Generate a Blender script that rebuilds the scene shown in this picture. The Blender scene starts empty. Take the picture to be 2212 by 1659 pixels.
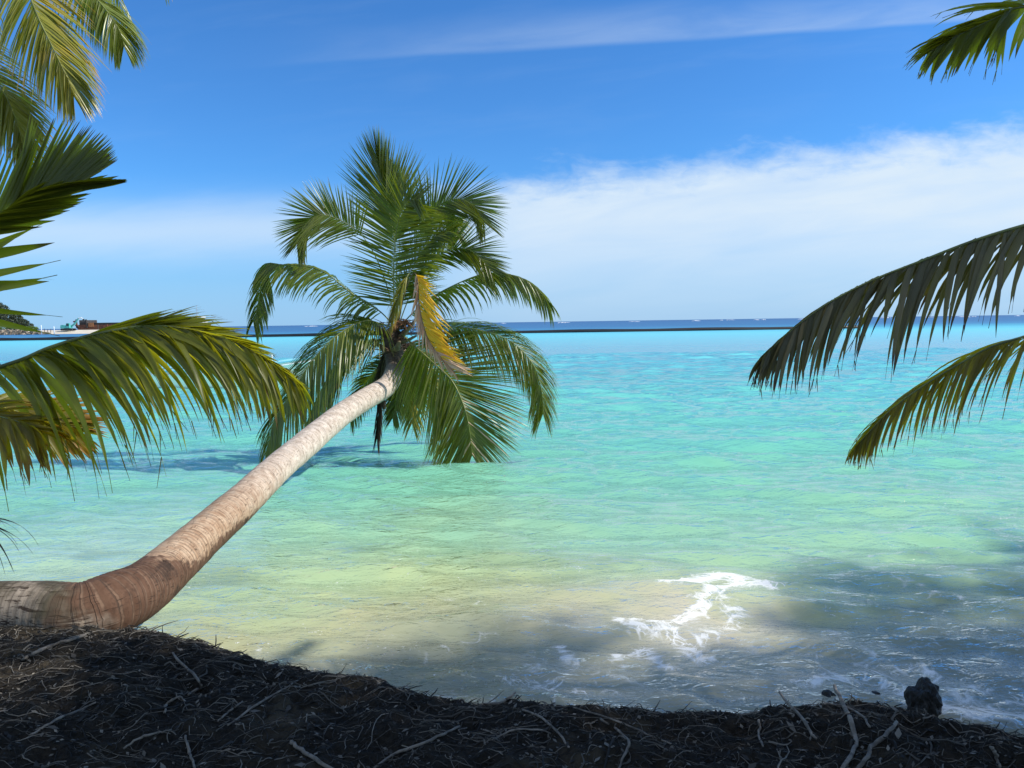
import bpy, math, random
import numpy as np
from mathutils import Vector, Matrix

C = bpy.context.scene
COL = C.collection
rnd = random.Random(7)

# ------------------------------------------------------------------ camera
CAM_H = 1.9
FPX, UC, VC = 1640.0, 1106.0, 829.5          # working frame 2212 x 1659
PITCH, ROLL = math.radians(-4.65), math.radians(0.83)
F = Vector((0, math.cos(PITCH), math.sin(PITCH)))
R0 = Vector((1, 0, 0)); U0 = R0.cross(F)
R_ = (R0 * math.cos(ROLL) - U0 * math.sin(ROLL)).normalized()
U_ = (U0 * math.cos(ROLL) + R0 * math.sin(ROLL)).normalized()
cam_d = bpy.data.cameras.new('camera')
cam_d.sensor_width = 36; cam_d.lens = 36 * FPX / 2212
cam_d.clip_start = 0.05; cam_d.clip_end = 60000
cam = bpy.data.objects.new('camera', cam_d); COL.objects.link(cam)
M = Matrix.Identity(4)
for i in range(3):
    M[i][0] = R_[i]; M[i][1] = U_[i]; M[i][2] = -F[i]
M[2][3] = CAM_H
cam.matrix_world = M
C.camera = cam

def ray(u, v):
    return F + R_ * ((u - UC) / FPX) + U_ * ((VC - v) / FPX)
def P(u, v, y):
    d = ray(u, v); d = d * (y / d.y)
    return Vector((d.x, d.y, d.z + CAM_H))
def G(u, v, z=0.0):
    d = ray(u, v); k = (z - CAM_H) / d.z
    return Vector((d.x * k, d.y * k, z))

# ------------------------------------------------------------------ light
SUN = Vector((1.12, -0.10, 1.0)).normalized()
sun_d = bpy.data.lights.new('sun', 'SUN'); sun_d.energy = 4.8; sun_d.angle = math.radians(0.53)
sun_d.color = (1.0, 0.95, 0.86)
sun = bpy.data.objects.new('sun', sun_d); COL.objects.link(sun)
sun.rotation_euler = SUN.to_track_quat('Z', 'Y').to_euler(); sun.location = (4, 3, 12)
C.view_settings.view_transform = 'Standard'; C.view_settings.look = 'None'
C.view_settings.exposure = 0.18; C.view_settings.gamma = 1.0

class NT:
    """short hand for building node trees"""
    def __init__(s, tree):
        s.t = tree; s.n = tree.nodes; s.l = tree.links
    def new(s, typ, **kw):
        n = s.n.new(typ)
        for k, v in kw.items(): setattr(n, k, v)
        return n
    def link(s, a, b): s.l.new(a, b)
    def put(s, sock, v):
        if hasattr(v, 'is_output') or isinstance(v, bpy.types.NodeSocket): s.l.new(v, sock)
        elif v is not None: sock.default_value = v
    def m(s, op, a, b=None, c=None, clamp=False):
        n = s.new('ShaderNodeMath', operation=op, use_clamp=clamp)
        s.put(n.inputs[0], a); s.put(n.inputs[1], b); s.put(n.inputs[2], c)
        return n.outputs[0]
    def ss(s, x, lo, hi, tlo=0.0, thi=1.0):
        n = s.new('ShaderNodeMapRange', interpolation_type='SMOOTHSTEP')
        s.put(n.inputs[0], x); s.put(n.inputs[1], lo); s.put(n.inputs[2], hi); s.put(n.inputs[3], tlo); s.put(n.inputs[4], thi)
        return n.outputs[0]
    def mix(s, f, a, b, blend='MIX'):
        n = s.new('ShaderNodeMix', data_type='RGBA', blend_type=blend)
        s.put(n.inputs[0], f); s.put(n.inputs[6], col4(a)); s.put(n.inputs[7], col4(b))
        return n.outputs[2]
    def noise(s, vec, scale, detail=3, rough=0.55, dist=0.0, kind='FBM'):
        n = s.new('ShaderNodeTexNoise'); n.noise_type = kind
        if vec is not None: s.l.new(vec, n.inputs['Vector'])
        n.inputs['Scale'].default_value = scale; n.inputs['Detail'].default_value = detail
        n.inputs['Roughness'].default_value = rough; n.inputs['Distortion'].default_value = dist
        return n.outputs['Fac']
    def xyz(s, x, y, z=0.0):
        n = s.new('ShaderNodeCombineXYZ'); s.put(n.inputs[0], x); s.put(n.inputs[1], y); s.put(n.inputs[2], z)
        return n.outputs[0]
    def sep(s, v):
        n = s.new('ShaderNodeSeparateXYZ'); s.l.new(v, n.inputs[0]); return n.outputs
    def scale(s, v, x, y, z):
        n = s.new('ShaderNodeVectorMath', operation='MULTIPLY'); s.l.new(v, n.inputs[0]); n.inputs[1].default_value = (x, y, z)
        return n.outputs[0]
    def attr(s, name, out='Fac'):
        n = s.new('ShaderNodeAttribute'); n.attribute_name = name; return n.outputs[out]
    def ramp(s, f, stops):
        n = s.new('ShaderNodeValToRGB'); s.l.new(f, n.inputs[0]); e = n.color_ramp.elements
        while len(e) < len(stops): e.new(0.5)
        for k, (p, c) in enumerate(stops):
            e[k].position = p; e[k].color = col4(c)
        return n.outputs[0]
def col4(c):
    if isinstance(c, (tuple, list)) and len(c) == 3: return (*c, 1.0)
    return c

# ------------------------------------------------------------------ world
W = bpy.data.worlds.new('World'); C.world = W; W.use_nodes = True
t = NT(W.node_tree); t.n.clear()
sky = t.new('ShaderNodeTexSky', sky_type='NISHITA'); sky.sun_disc = False
sky.sun_elevation = math.asin(SUN.z); sky.sun_rotation = math.atan2(SUN.x, SUN.y)
sky.air_density = 1.0; sky.dust_density = 0.3; sky.ozone_density = 3.0
SKY_S = 0.10
gc = t.new('ShaderNodeTexCoord').outputs['Generated']
x, y, z = t.sep(gc)
yc = t.m('MAXIMUM', y, 0.06)                       # heading and height over the horizon, as tangents
u = t.m('MULTIPLY_ADD', t.m('DIVIDE', x, yc), 1.64, 1.106); h = t.m('MULTIPLY', t.m('DIVIDE', z, yc), 1.64)
u = t.m('MAXIMUM', t.m('MINIMUM', u, 4.5), -2.0)
# blue deepened a little towards the zenith, as the polarised tropical sky
hs = t.new('ShaderNodeHueSaturation'); t.link(sky.outputs[0], hs.inputs['Color'])
hs.inputs['Saturation'].default_value = 1.0; hs.inputs['Value'].default_value = 1.0
base = t.mix(1.0, hs.outputs[0], (0.44, 0.97, 1.52), 'MULTIPLY')
base = t.mix(t.ss(h, 0.34, 0.0, 0.0, 0.75), base, (0.27 / SKY_S, 0.49 / SKY_S, 0.80 / SKY_S))
streak = t.xyz(t.m('MULTIPLY', u, 1.3), t.m('SUBTRACT', t.m('MULTIPLY', h, 7.0), t.m('MULTIPLY', u, 0.8)))
nz1 = t.noise(streak, 2.2, 6, 0.55, 0.4)
puff = t.xyz(t.m('MULTIPLY', u, 3.0), t.m('MULTIPLY', h, 9.0))
nz2 = t.noise(puff, 2.0, 7, 0.6, 0.3)
n1c = t.m('SUBTRACT', nz1, 0.5); n2c = t.m('SUBTRACT', nz2, 0.5)
top = t.m('MULTIPLY_ADD', u, 0.088, 0.218)
top = t.m('MULTIPLY_ADD', n2c, 0.13, top)
top = t.m('MULTIPLY_ADD', t.m('SUBTRACT', t.noise(t.xyz(t.m('MULTIPLY', u, 9.0), t.m('MULTIPLY', h, 14.0)), 2.2, 6, 0.62, 0.8), 0.5), 0.05, top)
d_main = t.m('SUBTRACT', top, h)
edge = t.ss(d_main, -0.02, 0.085)
vert = t.ss(h, -0.02, 0.26, 0.30, 1.0)
horiz = t.ss(u, 0.72, 1.15)
main = t.m('MULTIPLY', t.m('MULTIPLY', edge, vert), horiz)
main = t.m('MULTIPLY', main, t.m('MULTIPLY_ADD', n1c, 0.7, 0.92))
lb = t.m('DIVIDE', t.m('SUBTRACT', h, t.m('MULTIPLY_ADD', n1c, 0.05, 0.205)), 0.055)
left = t.m('EXPONENT', t.m('MULTIPLY', t.m('MULTIPLY', lb, lb), -1.0))
left = t.m('MULTIPLY', t.m('MULTIPLY', left, t.ss(u, 1.15, 0.75)), 0.62)
hw = t.m('MULTIPLY_ADD', u, 0.048, 0.513)
dw = t.m('SUBTRACT', h, t.m('MULTIPLY_ADD', n1c, 0.02, hw))
wisp = t.m('MULTIPLY', t.ss(dw, -0.006, 0.008), t.ss(dw, 0.10, 0.0))
wisp = t.m('MULTIPLY', t.m('MULTIPLY', wisp, t.ss(u, 0.35, 1.6, 0.0, 0.33)), t.ss(nz1, 0.25, 0.7, 0.35, 1.0))
veil = t.m('MULTIPLY', t.ss(nz1, 0.45, 0.85), t.m('MULTIPLY', t.ss(h, 0.2, 0.5), 0.05))
hz = t.m('MULTIPLY', t.ss(h, 0.16, -0.02), 0.08)
dens = t.m('MAXIMUM', main, left); dens = t.m('MAXIMUM', dens, wisp); dens = t.m('MAXIMUM', dens, veil); dens = t.m('MAXIMUM', dens, hz)
fwd = t.ss(y, -0.2, 0.3)
broken = t.m('MULTIPLY', t.ss(t.noise(gc, 3.0, 5, 0.6), 0.46, 0.62), 0.75)      # cloud added out of view to whiten the ambient light
broken = t.m('MULTIPLY', broken, t.ss(h, 1.0, 1.6))
broken = t.m('MAXIMUM', broken, t.m('MULTIPLY', t.m('SUBTRACT', 1.0, fwd), t.m('MULTIPLY', t.ss(t.noise(gc, 2.4, 5, 0.6), 0.40, 0.62), 0.8)))
dens = t.m('MAXIMUM', t.m('MULTIPLY', dens, fwd), broken, clamp=True)
k = 1.0 / SKY_S
skyc = t.mix(dens, base, (0.62 * k, 0.74 * k, 0.86 * k))
bg = t.new('ShaderNodeBackground'); t.link(skyc, bg.inputs[0]); bg.inputs[1].default_value = SKY_S
out = t.new('ShaderNodeOutputWorld'); t.link(bg.outputs[0], out.inputs[0])

# ------------------------------------------------------------------ helpers
def obj(name, me, mat=None, parent=None, smooth=False):
    if mat is not None:
        for mm in (mat if isinstance(mat, (list, tuple)) else [mat]): me.materials.append(mm)
    if smooth: me.polygons.foreach_set('use_smooth', [True] * len(me.polygons))
    o = bpy.data.objects.new(name, me); COL.objects.link(o)
    if parent is not None: o.parent = parent
    return o
def empty(name, loc):
    o = bpy.data.objects.new(name, None); COL.objects.link(o); o.location = loc; o.empty_display_size = 0.2
    EMPTIES[o.name] = Vector(loc)
    return o
EMPTIES = {}
def tag(o, label=None, cat=None, group=None, kind=None):
    if label: o['label'] = label
    if cat: o['category'] = cat
    if group: o['group'] = group
    if kind: o['kind'] = kind
    return o

class MB:
    """collects shapes in world space and links them as one mesh"""
    def __init__(s): s.v = []; s.f = []; s.uv = []; s.mi = []
    def add(s, vs, fs, uvs=None, mi=0):
        b = len(s.v); s.v += [tuple(q) for q in vs]; s.f += [tuple(i + b for i in f) for f in fs]
        s.uv += (uvs if uvs is not None else [(0, 0)] * len(vs)); s.mi += [mi] * len(fs)
    def tube(s, pts, rads, n=8, cap=True, flat=1.0, mi=0, uvs=False):
        pts = [Vector(p) for p in pts]; m = len(pts); vs = []; uv = []
        ref = Vector((0, 0, 1)); L = 0.0
        tan0 = (pts[1] - pts[0]).normalized()
        if abs(tan0.z) > 0.9: ref = Vector((1, 0, 0))
        A = (ref - tan0 * ref.dot(tan0)).normalized()
        for i in range(m):
            T = (pts[min(i + 1, m - 1)] - pts[max(i - 1, 0)]).normalized()
            A = (A - T * A.dot(T)).normalized(); B = T.cross(A)
            if i: L += (pts[i] - pts[i - 1]).length
            for j in range(n):
                a = 2 * math.pi * j / n
                vs.append(pts[i] + (A * math.cos(a) * flat + B * math.sin(a)) * rads[i]); uv.append((j / n, L))
        fs = [(i * n + j, i * n + (j + 1) % n, (i + 1) * n + (j + 1) % n, (i + 1) * n + j) for i in range(m - 1) for j in range(n)]
        if cap: fs += [tuple(range(n))[::-1], tuple((m - 1) * n + j for j in range(n))]
        s.add(vs, fs, uv, mi)
    def box(s, c, size, rz=0.0, taper=1.0, mi=0):
        cx, cy, cz = c; a, b, h_ = (q / 2 for q in size); vs = []
        for dz, k_ in ((-h_, 1), (h_, taper)):
            for sx, sy in ((-1, -1), (1, -1), (1, 1), (-1, 1)):
                X, Y = sx * a * k_, sy * b * k_
                vs.append((cx + X * math.cos(rz) - Y * math.sin(rz), cy + X * math.sin(rz) + Y * math.cos(rz), cz + dz))
        s.add(vs, [(3, 2, 1, 0), (4, 5, 6, 7), (0, 1, 5, 4), (1, 2, 6, 5), (2, 3, 7, 6), (3, 0, 4, 7)], mi=mi)
    def build(s, name, mat, parent=None, smooth=False, root=None):
        off = Vector((0, 0, 0))
        p = root if root is not None else parent
        while p is not None:
            off = off + (EMPTIES[p.name] if p.name in EMPTIES else Vector(p.location)); p = p.parent
        me = bpy.data.meshes.new(name)
        me.from_pydata([tuple(Vector(q) - off) for q in s.v], [], s.f)
        uvl = me.uv_layers.new(name='UVMap')
        li = np.empty(len(me.loops), dtype=np.int32); me.loops.foreach_get('vertex_index', li)
        uvl.data.foreach_set('uv', np.array(s.uv, dtype=np.float32)[li].ravel())
        if any(s.mi): me.polygons.foreach_set('material_index', s.mi)
        me.update()
        return obj(name, me, mat, parent, smooth)

def catmull(pts, n):
    """n points along a smooth curve through pts (tuples of any length)"""
    p = [np.array(q, dtype=float) for q in pts]
    p = [2 * p[0] - p[1]] + p + [2 * p[-1] - p[-2]]; m = len(pts) - 1; res = []
    for i in range(n):
        s_ = i / (n - 1) * m; k_ = min(int(s_), m - 1); q = s_ - k_
        a, b, c, d = p[k_:k_ + 4]
        res.append(0.5 * (2 * b + (c - a) * q + (2 * a - 5 * b + 4 * c - d) * q * q + (3 * b - a - 3 * c + d) * q ** 3))
    return res

def hash2(i, j, seed):
    n = (i.astype(np.int64) * 374761393 + j.astype(np.int64) * 668265263 + seed * 974634541) & 0xffffffff
    n = ((n ^ (n >> 13)) * 1274126177) & 0xffffffff
    return ((n ^ (n >> 16)) & 0xffff) / 65535.0
def vnoise(x, y, seed=0):
    x = np.asarray(x, dtype=float); y = np.asarray(y, dtype=float)
    i = np.floor(x); j = np.floor(y); fx = x - i; fy = y - j
    fx = fx * fx * (3 - 2 * fx); fy = fy * fy * (3 - 2 * fy)
    a = hash2(i, j, seed); b = hash2(i + 1, j, seed); c = hash2(i, j + 1, seed); d = hash2(i + 1, j + 1, seed)
    return (a + (b - a) * fx) * (1 - fy) + (c + (d - c) * fx) * fy - 0.5
def fbm(x, y, o=4, seed=0):
    r = 0; a = 1.0
    for k_ in range(o):
        r = r + a * vnoise(x * 2 ** k_ + 17.3 * k_, y * 2 ** k_ - 9.1 * k_, seed + k_); a *= 0.5
    return r
def sstep(a, b, x):
    q = np.clip((np.asarray(x, dtype=float) - a) / (b - a), 0, 1); return q * q * (3 - 2 * q)

def material(name):
    m = bpy.data.materials.new(name); m.use_nodes = True; t = NT(m.node_tree)
    return m, t, t.n['Principled BSDF'], t.n['Material Output']
def simple(name, c, rough=0.6, var=0.25, scale=3.0, metal=0.0, bump=0.0, c2=None):
    m, t, b, o = material(name)
    pos = t.new('ShaderNodeNewGeometry').outputs['Position']
    n = t.noise(pos, scale, 5, 0.6)
    c2 = c2 or tuple(q * (1 - 1.6 * var) for q in c)
    t.link(t.mix(t.ss(n, 0.3, 0.72), c2, tuple(min(1, q * (1 + 0.5 * var)) for q in c)), b.inputs['Base Color'])
    b.inputs['Roughness'].default_value = rough; b.inputs['Metallic'].default_value = metal
    if bump:
        bn = t.new('ShaderNodeBump'); bn.inputs['Strength'].default_value = bump; bn.inputs['Distance'].default_value = 0.02
        t.link(n, bn.inputs['Height']); t.link(bn.outputs[0], b.inputs['Normal'])
    return m

# ------------------------------------------------------------------ leaf and bark materials
def leaf_mat(name, c1, c2, tip, trans, tipstart=0.86, rough=0.32, tf=0.4, blotch=0.0):
    m, t, b, o = material(name)
    geo = t.new('ShaderNodeNewGeometry'); r = geo.outputs['Random Per Island']
    uv = t.new('ShaderNodeUVMap').outputs[0]; ux, uy, _ = t.sep(uv)
    n = t.noise(geo.outputs['Position'], 9.0, 4, 0.6)
    n2 = t.noise(geo.outputs['Position'], 2.2, 2, 0.5)
    base = t.mix(t.m('MULTIPLY_ADD', n, 0.7, t.m('MULTIPLY_ADD', r, 0.6, -0.2), clamp=True), c1, c2)
    stripes = t.m('SINE', t.m('MULTIPLY', ux, 40.0))
    base = t.mix(t.m('MULTIPLY', t.ss(stripes, 0.2, 1.0), 0.25), base, tuple(min(1, q * 1.7) for q in c2))
    tipf = t.ss(t.m('ADD', uy, t.m('MULTIPLY', t.m('SUBTRACT', r, 0.6), 0.25)), tipstart, min(1.0, tipstart + 0.12))
    if blotch:
        tipf = t.m('MAXIMUM', tipf, t.m('MULTIPLY', t.ss(n2, 0.5, 0.68), blotch))
    colr = t.mix(tipf, base, tip)
    t.link(colr, b.inputs['Base Color']); b.inputs['Roughness'].default_value = rough
    b.inputs['Specular IOR Level'].default_value = 0.7
    tr = t.new('ShaderNodeBsdfTranslucent')
    t.link(t.mix(t.m('MULTIPLY', tipf, 0.75), t.mix(r, trans, tuple(q * 0.65 for q in trans)), tip), tr.inputs[0])
    ms = t.new('ShaderNodeMixShader'); ms.inputs[0].default_value = tf
    t.link(b.outputs[0], ms.inputs[1]); t.link(tr.outputs[0], ms.inputs[2]); t.link(ms.outputs[0], o.inputs[0])
    return m
LEAF = leaf_mat('palm_leaf', (0.040, 0.064, 0.006), (0.165, 0.195, 0.014), (0.20, 0.13, 0.045), (0.27, 0.34, 0.012), 0.93)
LEAF_NEAR = leaf_mat('young_palm_leaf', (0.065, 0.088, 0.006), (0.19, 0.20, 0.014), (0.14, 0.08, 0.025), (0.60, 0.58, 0.02), 0.84, rough=0.45, tf=0.54)
LEAF_GOLD = leaf_mat('golden_leaf', (0.14, 0.16, 0.02), (0.40, 0.37, 0.05), (0.55, 0.30, 0.04), (0.50, 0.48, 0.06), 0.80, blotch=0.3)
LEAF_PALE = leaf_mat('pale_green_leaf', (0.08, 0.11, 0.015), (0.24, 0.28, 0.04), (0.30, 0.20, 0.05), (0.36, 0.42, 0.05), 0.90)
LEAF_OLD = leaf_mat('ageing_leaf', (0.095, 0.082, 0.034), (0.19, 0.155, 0.07), (0.10, 0.05, 0.022), (0.42, 0.32, 0.04), 0.78, rough=0.5, tf=0.3)
LEAF_AGED = leaf_mat('yellowing_leaf', (0.09, 0.10, 0.012), (0.23, 0.19, 0.020), (0.32, 0.16, 0.02), (0.80, 0.64, 0.02), 0.62, rough=0.5, tf=0.56)  # yellowing leaf, its base pushed towards gold in place of backlight
LEAF_YELLOW = leaf_mat('yellow_leaf', (0.88, 0.44, 0.0), (0.95, 0.60, 0.004), (0.45, 0.22, 0.06), (0.9, 0.55, 0.01), 0.80, rough=0.5)
LEAF_DRY = leaf_mat('dry_leaf', (0.60, 0.35, 0.22), (0.80, 0.56, 0.40), (0.20, 0.11, 0.06), (0.4, 0.22, 0.1), 0.85, rough=0.7, tf=0.25)
LEAF_DEAD = leaf_mat('dead_leaf', (0.035, 0.022, 0.014), (0.08, 0.05, 0.03), (0.05, 0.03, 0.02), (0.10, 0.05, 0.02), 0.85, rough=0.8, tf=0.15)
RIB = simple('leaf_rib', (0.20, 0.22, 0.06), 0.45, 0.3, 6)
RIB_OLD = simple('old_leaf_rib', (0.16, 0.12, 0.06), 0.6, 0.3, 6)
FIBRE = simple('palm_fibre', (0.10, 0.06, 0.035), 0.9, 0.45, 14, bump=0.4)

# ------------------------------------------------------------------ fronds
def frond(parent, mat, spine, n=60, L=(0.5, 1.0, 0.5), leaf=0.8, wid=0.03, ang=(60, 25), up=(0, 0, 1), lift=10, droop=0.5,
          sides=(1, -1), rib=0.012, seed=1, miss=0.0, start=0.12, segs=5, jit=6, twist=0.35, side_scale=(1, 1), sidestart=(0, 0), side_wid=(1, 1), sideend=(1, 1), ljit=1.0, ribmat=None,
          label=None, tendril=0.0, mats=None, sidedroop=None, sideang=None, end=0.995):
    r = random.Random(seed); NS = 60
    sp = [Vector(q) for q in catmull([tuple(p) for p in spine], NS)]
    up = Vector(up).normalized(); mb = MB()
    for si, sg in enumerate(sides):
        for k_ in range(n):
            tt = start + (end - start) * (k_ + r.uniform(-.3, .3) + 0.5) / n
            tt = min(max(tt, 0.0), 0.999)
            if r.random() < miss or tt < sidestart[si] or tt > sideend[si]: continue
            q = tt * (NS - 1); i = min(int(q), NS - 2); f_ = q - i
            pos = sp[i].lerp(sp[i + 1], f_)
            T = (sp[min(i + 2, NS - 1)] - sp[max(i - 1, 0)]).normalized()
            S = T.cross(up)
            if S.length < 1e-3: S = Vector((1, 0, 0))
            S.normalize(); N = S.cross(T).normalized()
            e = (tt - start) / (1 - start)
            prof = L[0] + (L[1] - L[0]) * min(1, e / 0.3) if e < 0.3 else L[1] + (L[2] - L[1]) * ((e - 0.3) / 0.7) ** 1.4
            ln = leaf * prof * side_scale[0 if sg > 0 else 1] * (1 + (r.uniform(0.86, 1.1) - 1) * ljit)
            if r.random() < 0.05 * ljit: ln *= r.uniform(0.45, 0.8)
            aa = ang if sideang is None else sideang[0 if sg > 0 else 1]
            a = math.radians(aa[0] + (aa[1] - aa[0]) * e + r.gauss(0, jit))
            lf = math.radians(lift + r.gauss(0, jit))
            d = T * math.cos(a) + (S * sg * math.cos(lf) + N * math.sin(lf)) * math.sin(a)
            d.normalize()
            dr = (droop if sidedroop is None else sidedroop[0 if sg > 0 else 1]) * r.uniform(0.7, 1.3)
            tw = r.gauss(0, twist); w0 = wid * side_wid[si] * r.uniform(0.8, 1.15) * (0.65 + 0.35 * prof / max(L))
            # blunt, frayed or pointed end
            tail = tendril if r.random() < 0.7 else 0.0
            vs, uv = [], []; p = pos.copy(); K = segs
            for s_ in range(K + 1):
                q_ = s_ / K
                if s_:
                    d = (d + Vector((0, 0, -1)) * dr * (q_ ** 1.2) * (2.2 / K)).normalized()
                    p = p + d * (ln / K)
                Wd = T - d * T.dot(d)
                Wd = Wd + N * 0.18
                Wd = Wd - d * Wd.dot(d)
                if Wd.length < 0.05: Wd = N - d * N.dot(d)
                Wd.normalize(); B = d.cross(Wd)
                Wd = (Wd * math.cos(tw) + B * math.sin(tw)).normalized(); B = d.cross(Wd)
                if tail:
                    w = w0 * (min(1, 0.45 + q_ * 3.5)) * (1 - q_ ** 1.6 if q_ < 0.8 else 0.06)
                else:
                    w = w0 * (min(1, 0.45 + q_ * 3.5)) * (1 - q_ ** 2.4) + 0.0006
                fold = 0.22 * w
                vs += [p - Wd * w * 0.5 + B * fold, p, p + Wd * w * 0.5 + B * fold]
                uv += [(0, q_), (0.5, q_), (1, q_)]
            fs = []
            for s_ in range(K):
                b = s_ * 3
                fs += [(b, b + 1, b + 4, b + 3), (b + 1, b + 2, b + 5, b + 4)]
            mi = 0
            if mats: mi = mats(si, e)
            mb.add(vs, fs, uv, mi)
            if tail and r.random() < 0.5:        # a second frayed thread at the tip
                q0 = vs[(K - 1) * 3 + 1]; dd = (d + Vector((r.uniform(-.5, .5), r.uniform(-.3, .3), -0.4))).normalized()
                e1 = q0 + dd * ln * r.uniform(.1, .2); wv = Vector((0.0022, 0, 0))
                mb.add([q0 - wv, q0 + wv, e1 + wv * .3, e1 - wv * .3], [(0, 1, 2, 3)], [(0, .95), (1, .95), (1, 1), (0, 1)], mi)
    o = mb.build('frond', mat, parent, smooth=True)
    if label: o['label'] = label
    rb = MB(); rb.tube(sp, [rib * (1 - 0.88 * i / (NS - 1)) for i in range(NS)], 6, flat=0.7)
    rb.build('midrib', ribmat or RIB, o, smooth=True)
    return o
def path(pts):
    """frame position and depth -> points in space"""
    return [P(a, b, c) for a, b, c in pts]

# ------------------------------------------------------------------ shore: rim of the bank
RIMZ = 0.38
rim_px = [(0, 1350), (100, 1363), (300, 1356), (400, 1373), (500, 1395), (600, 1428), (700, 1440), (800, 1452), (870, 1478), (950, 1500),
          (1100, 1511), (1300, 1518), (1500, 1520), (1650, 1515), (1720, 1500), (1850, 1500), (1950, 1527), (2050, 1547), (2212, 1572)]
rim = [G(a, b, RIMZ) for a, b in rim_px]
RX = np.array([-14, -8, -5, -3.6] + [p.x for p in rim] + [2.6, 3.6, 6, 12])
RY = np.array([6.5, 5.0, 4.2, 4.0] + [p.y for p in rim] + [2.75, 2.7, 2.4, 1.8])
def rimy(x):
    x = np.asarray(x, dtype=float)
    return np.interp(x, RX, RY) + 0.03 * fbm(x * 4, x * 0 + 3, 3, 5) + 0.035 * fbm(x * 14, x * 0, 3, 9)
def gz(x, y):
    x = np.asarray(x, dtype=float); y = np.asarray(y, dtype=float)
    b = np.interp(x, RX, RY) - y
    return (RIMZ + .025 + .035 * sstep(-.9, -2.0, x) + 0.035 * np.clip(b, 0, 8) + 0.05 * fbm(x * 1.1, y * 1.1, 3, 2) + 0.045 * fbm(x * 6, y * 6, 3, 4) + 0.02 * fbm(x * 25, y * 25, 3, 6)
            - 0.05 * sstep(0.12, 0.0, b))

# ------------------------------------------------------------------ water
def grid_mesh(name, X, Y, Z):
    nr, nc = X.shape; me = bpy.data.meshes.new(name)
    me.vertices.add(nr * nc); me.vertices.foreach_set('co', np.stack([X, Y, Z], -1).astype(np.float32).ravel())
    a = (np.arange(nr - 1)[:, None] * nc + np.arange(nc - 1)[None, :]).ravel()
    q = np.stack([a, a + 1, a + nc + 1, a + nc], -1).astype(np.int32); nf = len(q)
    me.loops.add(nf * 4); me.loops.foreach_set('vertex_index', q.ravel())
    me.polygons.add(nf); me.polygons.foreach_set('loop_start', np.arange(nf, dtype=np.int32) * 4)
    me.polygons.foreach_set('use_smooth', np.ones(nf, dtype=bool))
    me.update(calc_edges=True)
    return me
def fattr(me, name, arr):
    a = me.attributes.new(name, 'FLOAT', 'POINT'); a.data.foreach_set('value', np.asarray(arr, dtype=np.float32).ravel())
def cattr(me, name, arr):
    a = me.attributes.new(name, 'FLOAT_COLOR', 'POINT')
    q = np.ones(arr.shape[:-1] + (4,), dtype=np.float32); q[..., :3] = arr; a.data.foreach_set('color', q.ravel())

rows = np.concatenate([2.2 * np.exp(np.linspace(0, math.log(45 / 2.2), 780)), 45 * np.exp(np.linspace(0, math.log(26000 / 45), 260))[1:]])
cols = np.linspace(-1, 1, 640)
Yw = np.repeat(rows[:, None], len(cols), 1)
Xw = cols[None, :] * (0.86 * Yw + 3.2)
sp_y = np.gradient(rows)[:, None] + 0 * Xw; sp_x = (0.86 * Yw + 3.2) * 2 / len(cols); spc = np.maximum(sp_y, sp_x)
rs = np.random.RandomState(3); Zw = np.zeros_like(Xw)
for i in range(90):
    lam = 0.20 * (2.6 / 0.20) ** rs.rand()
    th = math.radians(rs.normal(-10, 17)); dx, dy = math.sin(th), -math.cos(th)
    kk = 2 * math.pi / lam; amp = 0.037 * min(1, .8 / lam) ** .9 * lam / 6.283 * rs.uniform(0.6, 1.3)
    att = sstep(2.0, 4.0, lam / spc)
    if lam > .6: att = att * (0.30 + 0.70 * sstep(4.5, 10, Yw))
    ph = kk * (dx * Xw + dy * Yw) + rs.uniform(0, 6.28) + 1.8 * vnoise(Xw / (lam * 3.0) + i, Yw / (lam * 3.0), 50 + i)
    Zw += amp * att * np.sin(ph)
for lam, th, a_, sd in ((3.1, -14, .016, 1), (4.3, -4, .020, 2), (5.6, -22, .020, 3)):      # low swell rolling in
    dx, dy = math.sin(math.radians(th)), -math.cos(math.radians(th)); ph = 6.283 / lam * (dx * Xw + dy * Yw) + 2.4 * vnoise(Xw / 6 + sd, Yw / 6, 140 + sd)
    Zw += a_ * (np.exp(1.2 * np.sin(ph)) - 1.3) * sstep(4.2, 6.5, Yw) * sstep(60, 25, Yw) * (.5 + vnoise(Xw / 5 + 9 * sd, Yw / 4, 150 + sd))
# gusts: patches where the surface is rougher or calmer
Zw *= 0.85 + 0.9 * np.clip(fbm(Xw / 3.5, Yw / 5, 3, 71) + 0.3, 0, 1)
Zw += 0.018 * vnoise(Xw / 1.7 - 0.3 * Yw, Yw / 0.8, 8) * sstep(30, 12, Yw)
# shore chop and the little breaking wave in the gap of light
near = sstep(6.5, 4.2, Yw)
Zw += near * (0.024 * fbm(Xw * 2.2, Yw * 3.0, 4, 12) + 0.006 * fbm(Xw * 9 + 2 * Yw, Yw * 13, 3, 14))
bx, by = 1.28, 4.85
Zw += 0.07 * np.exp(-((Yw - by - 0.25 - 0.12 * np.sin(Xw * 2.3)) / 0.16) ** 2) * np.exp(-((Xw - bx) / 0.8) ** 2)
Zw += 0.035 * np.exp(-((Yw - 5.3 - 0.16 * np.sin(Xw * 1.7 + 2)) / 0.22) ** 2) * np.exp(-((Xw - 3.0) / 1.3) ** 2)
Zw += 0.03 * np.exp(-((Yw - 4.7 - 0.25 * (Xw + .4)) / 0.13) ** 2) * np.exp(-((Xw + .35) / 0.55) ** 2)
water_me = grid_mesh('water', Xw, Yw, Zw)
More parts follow.
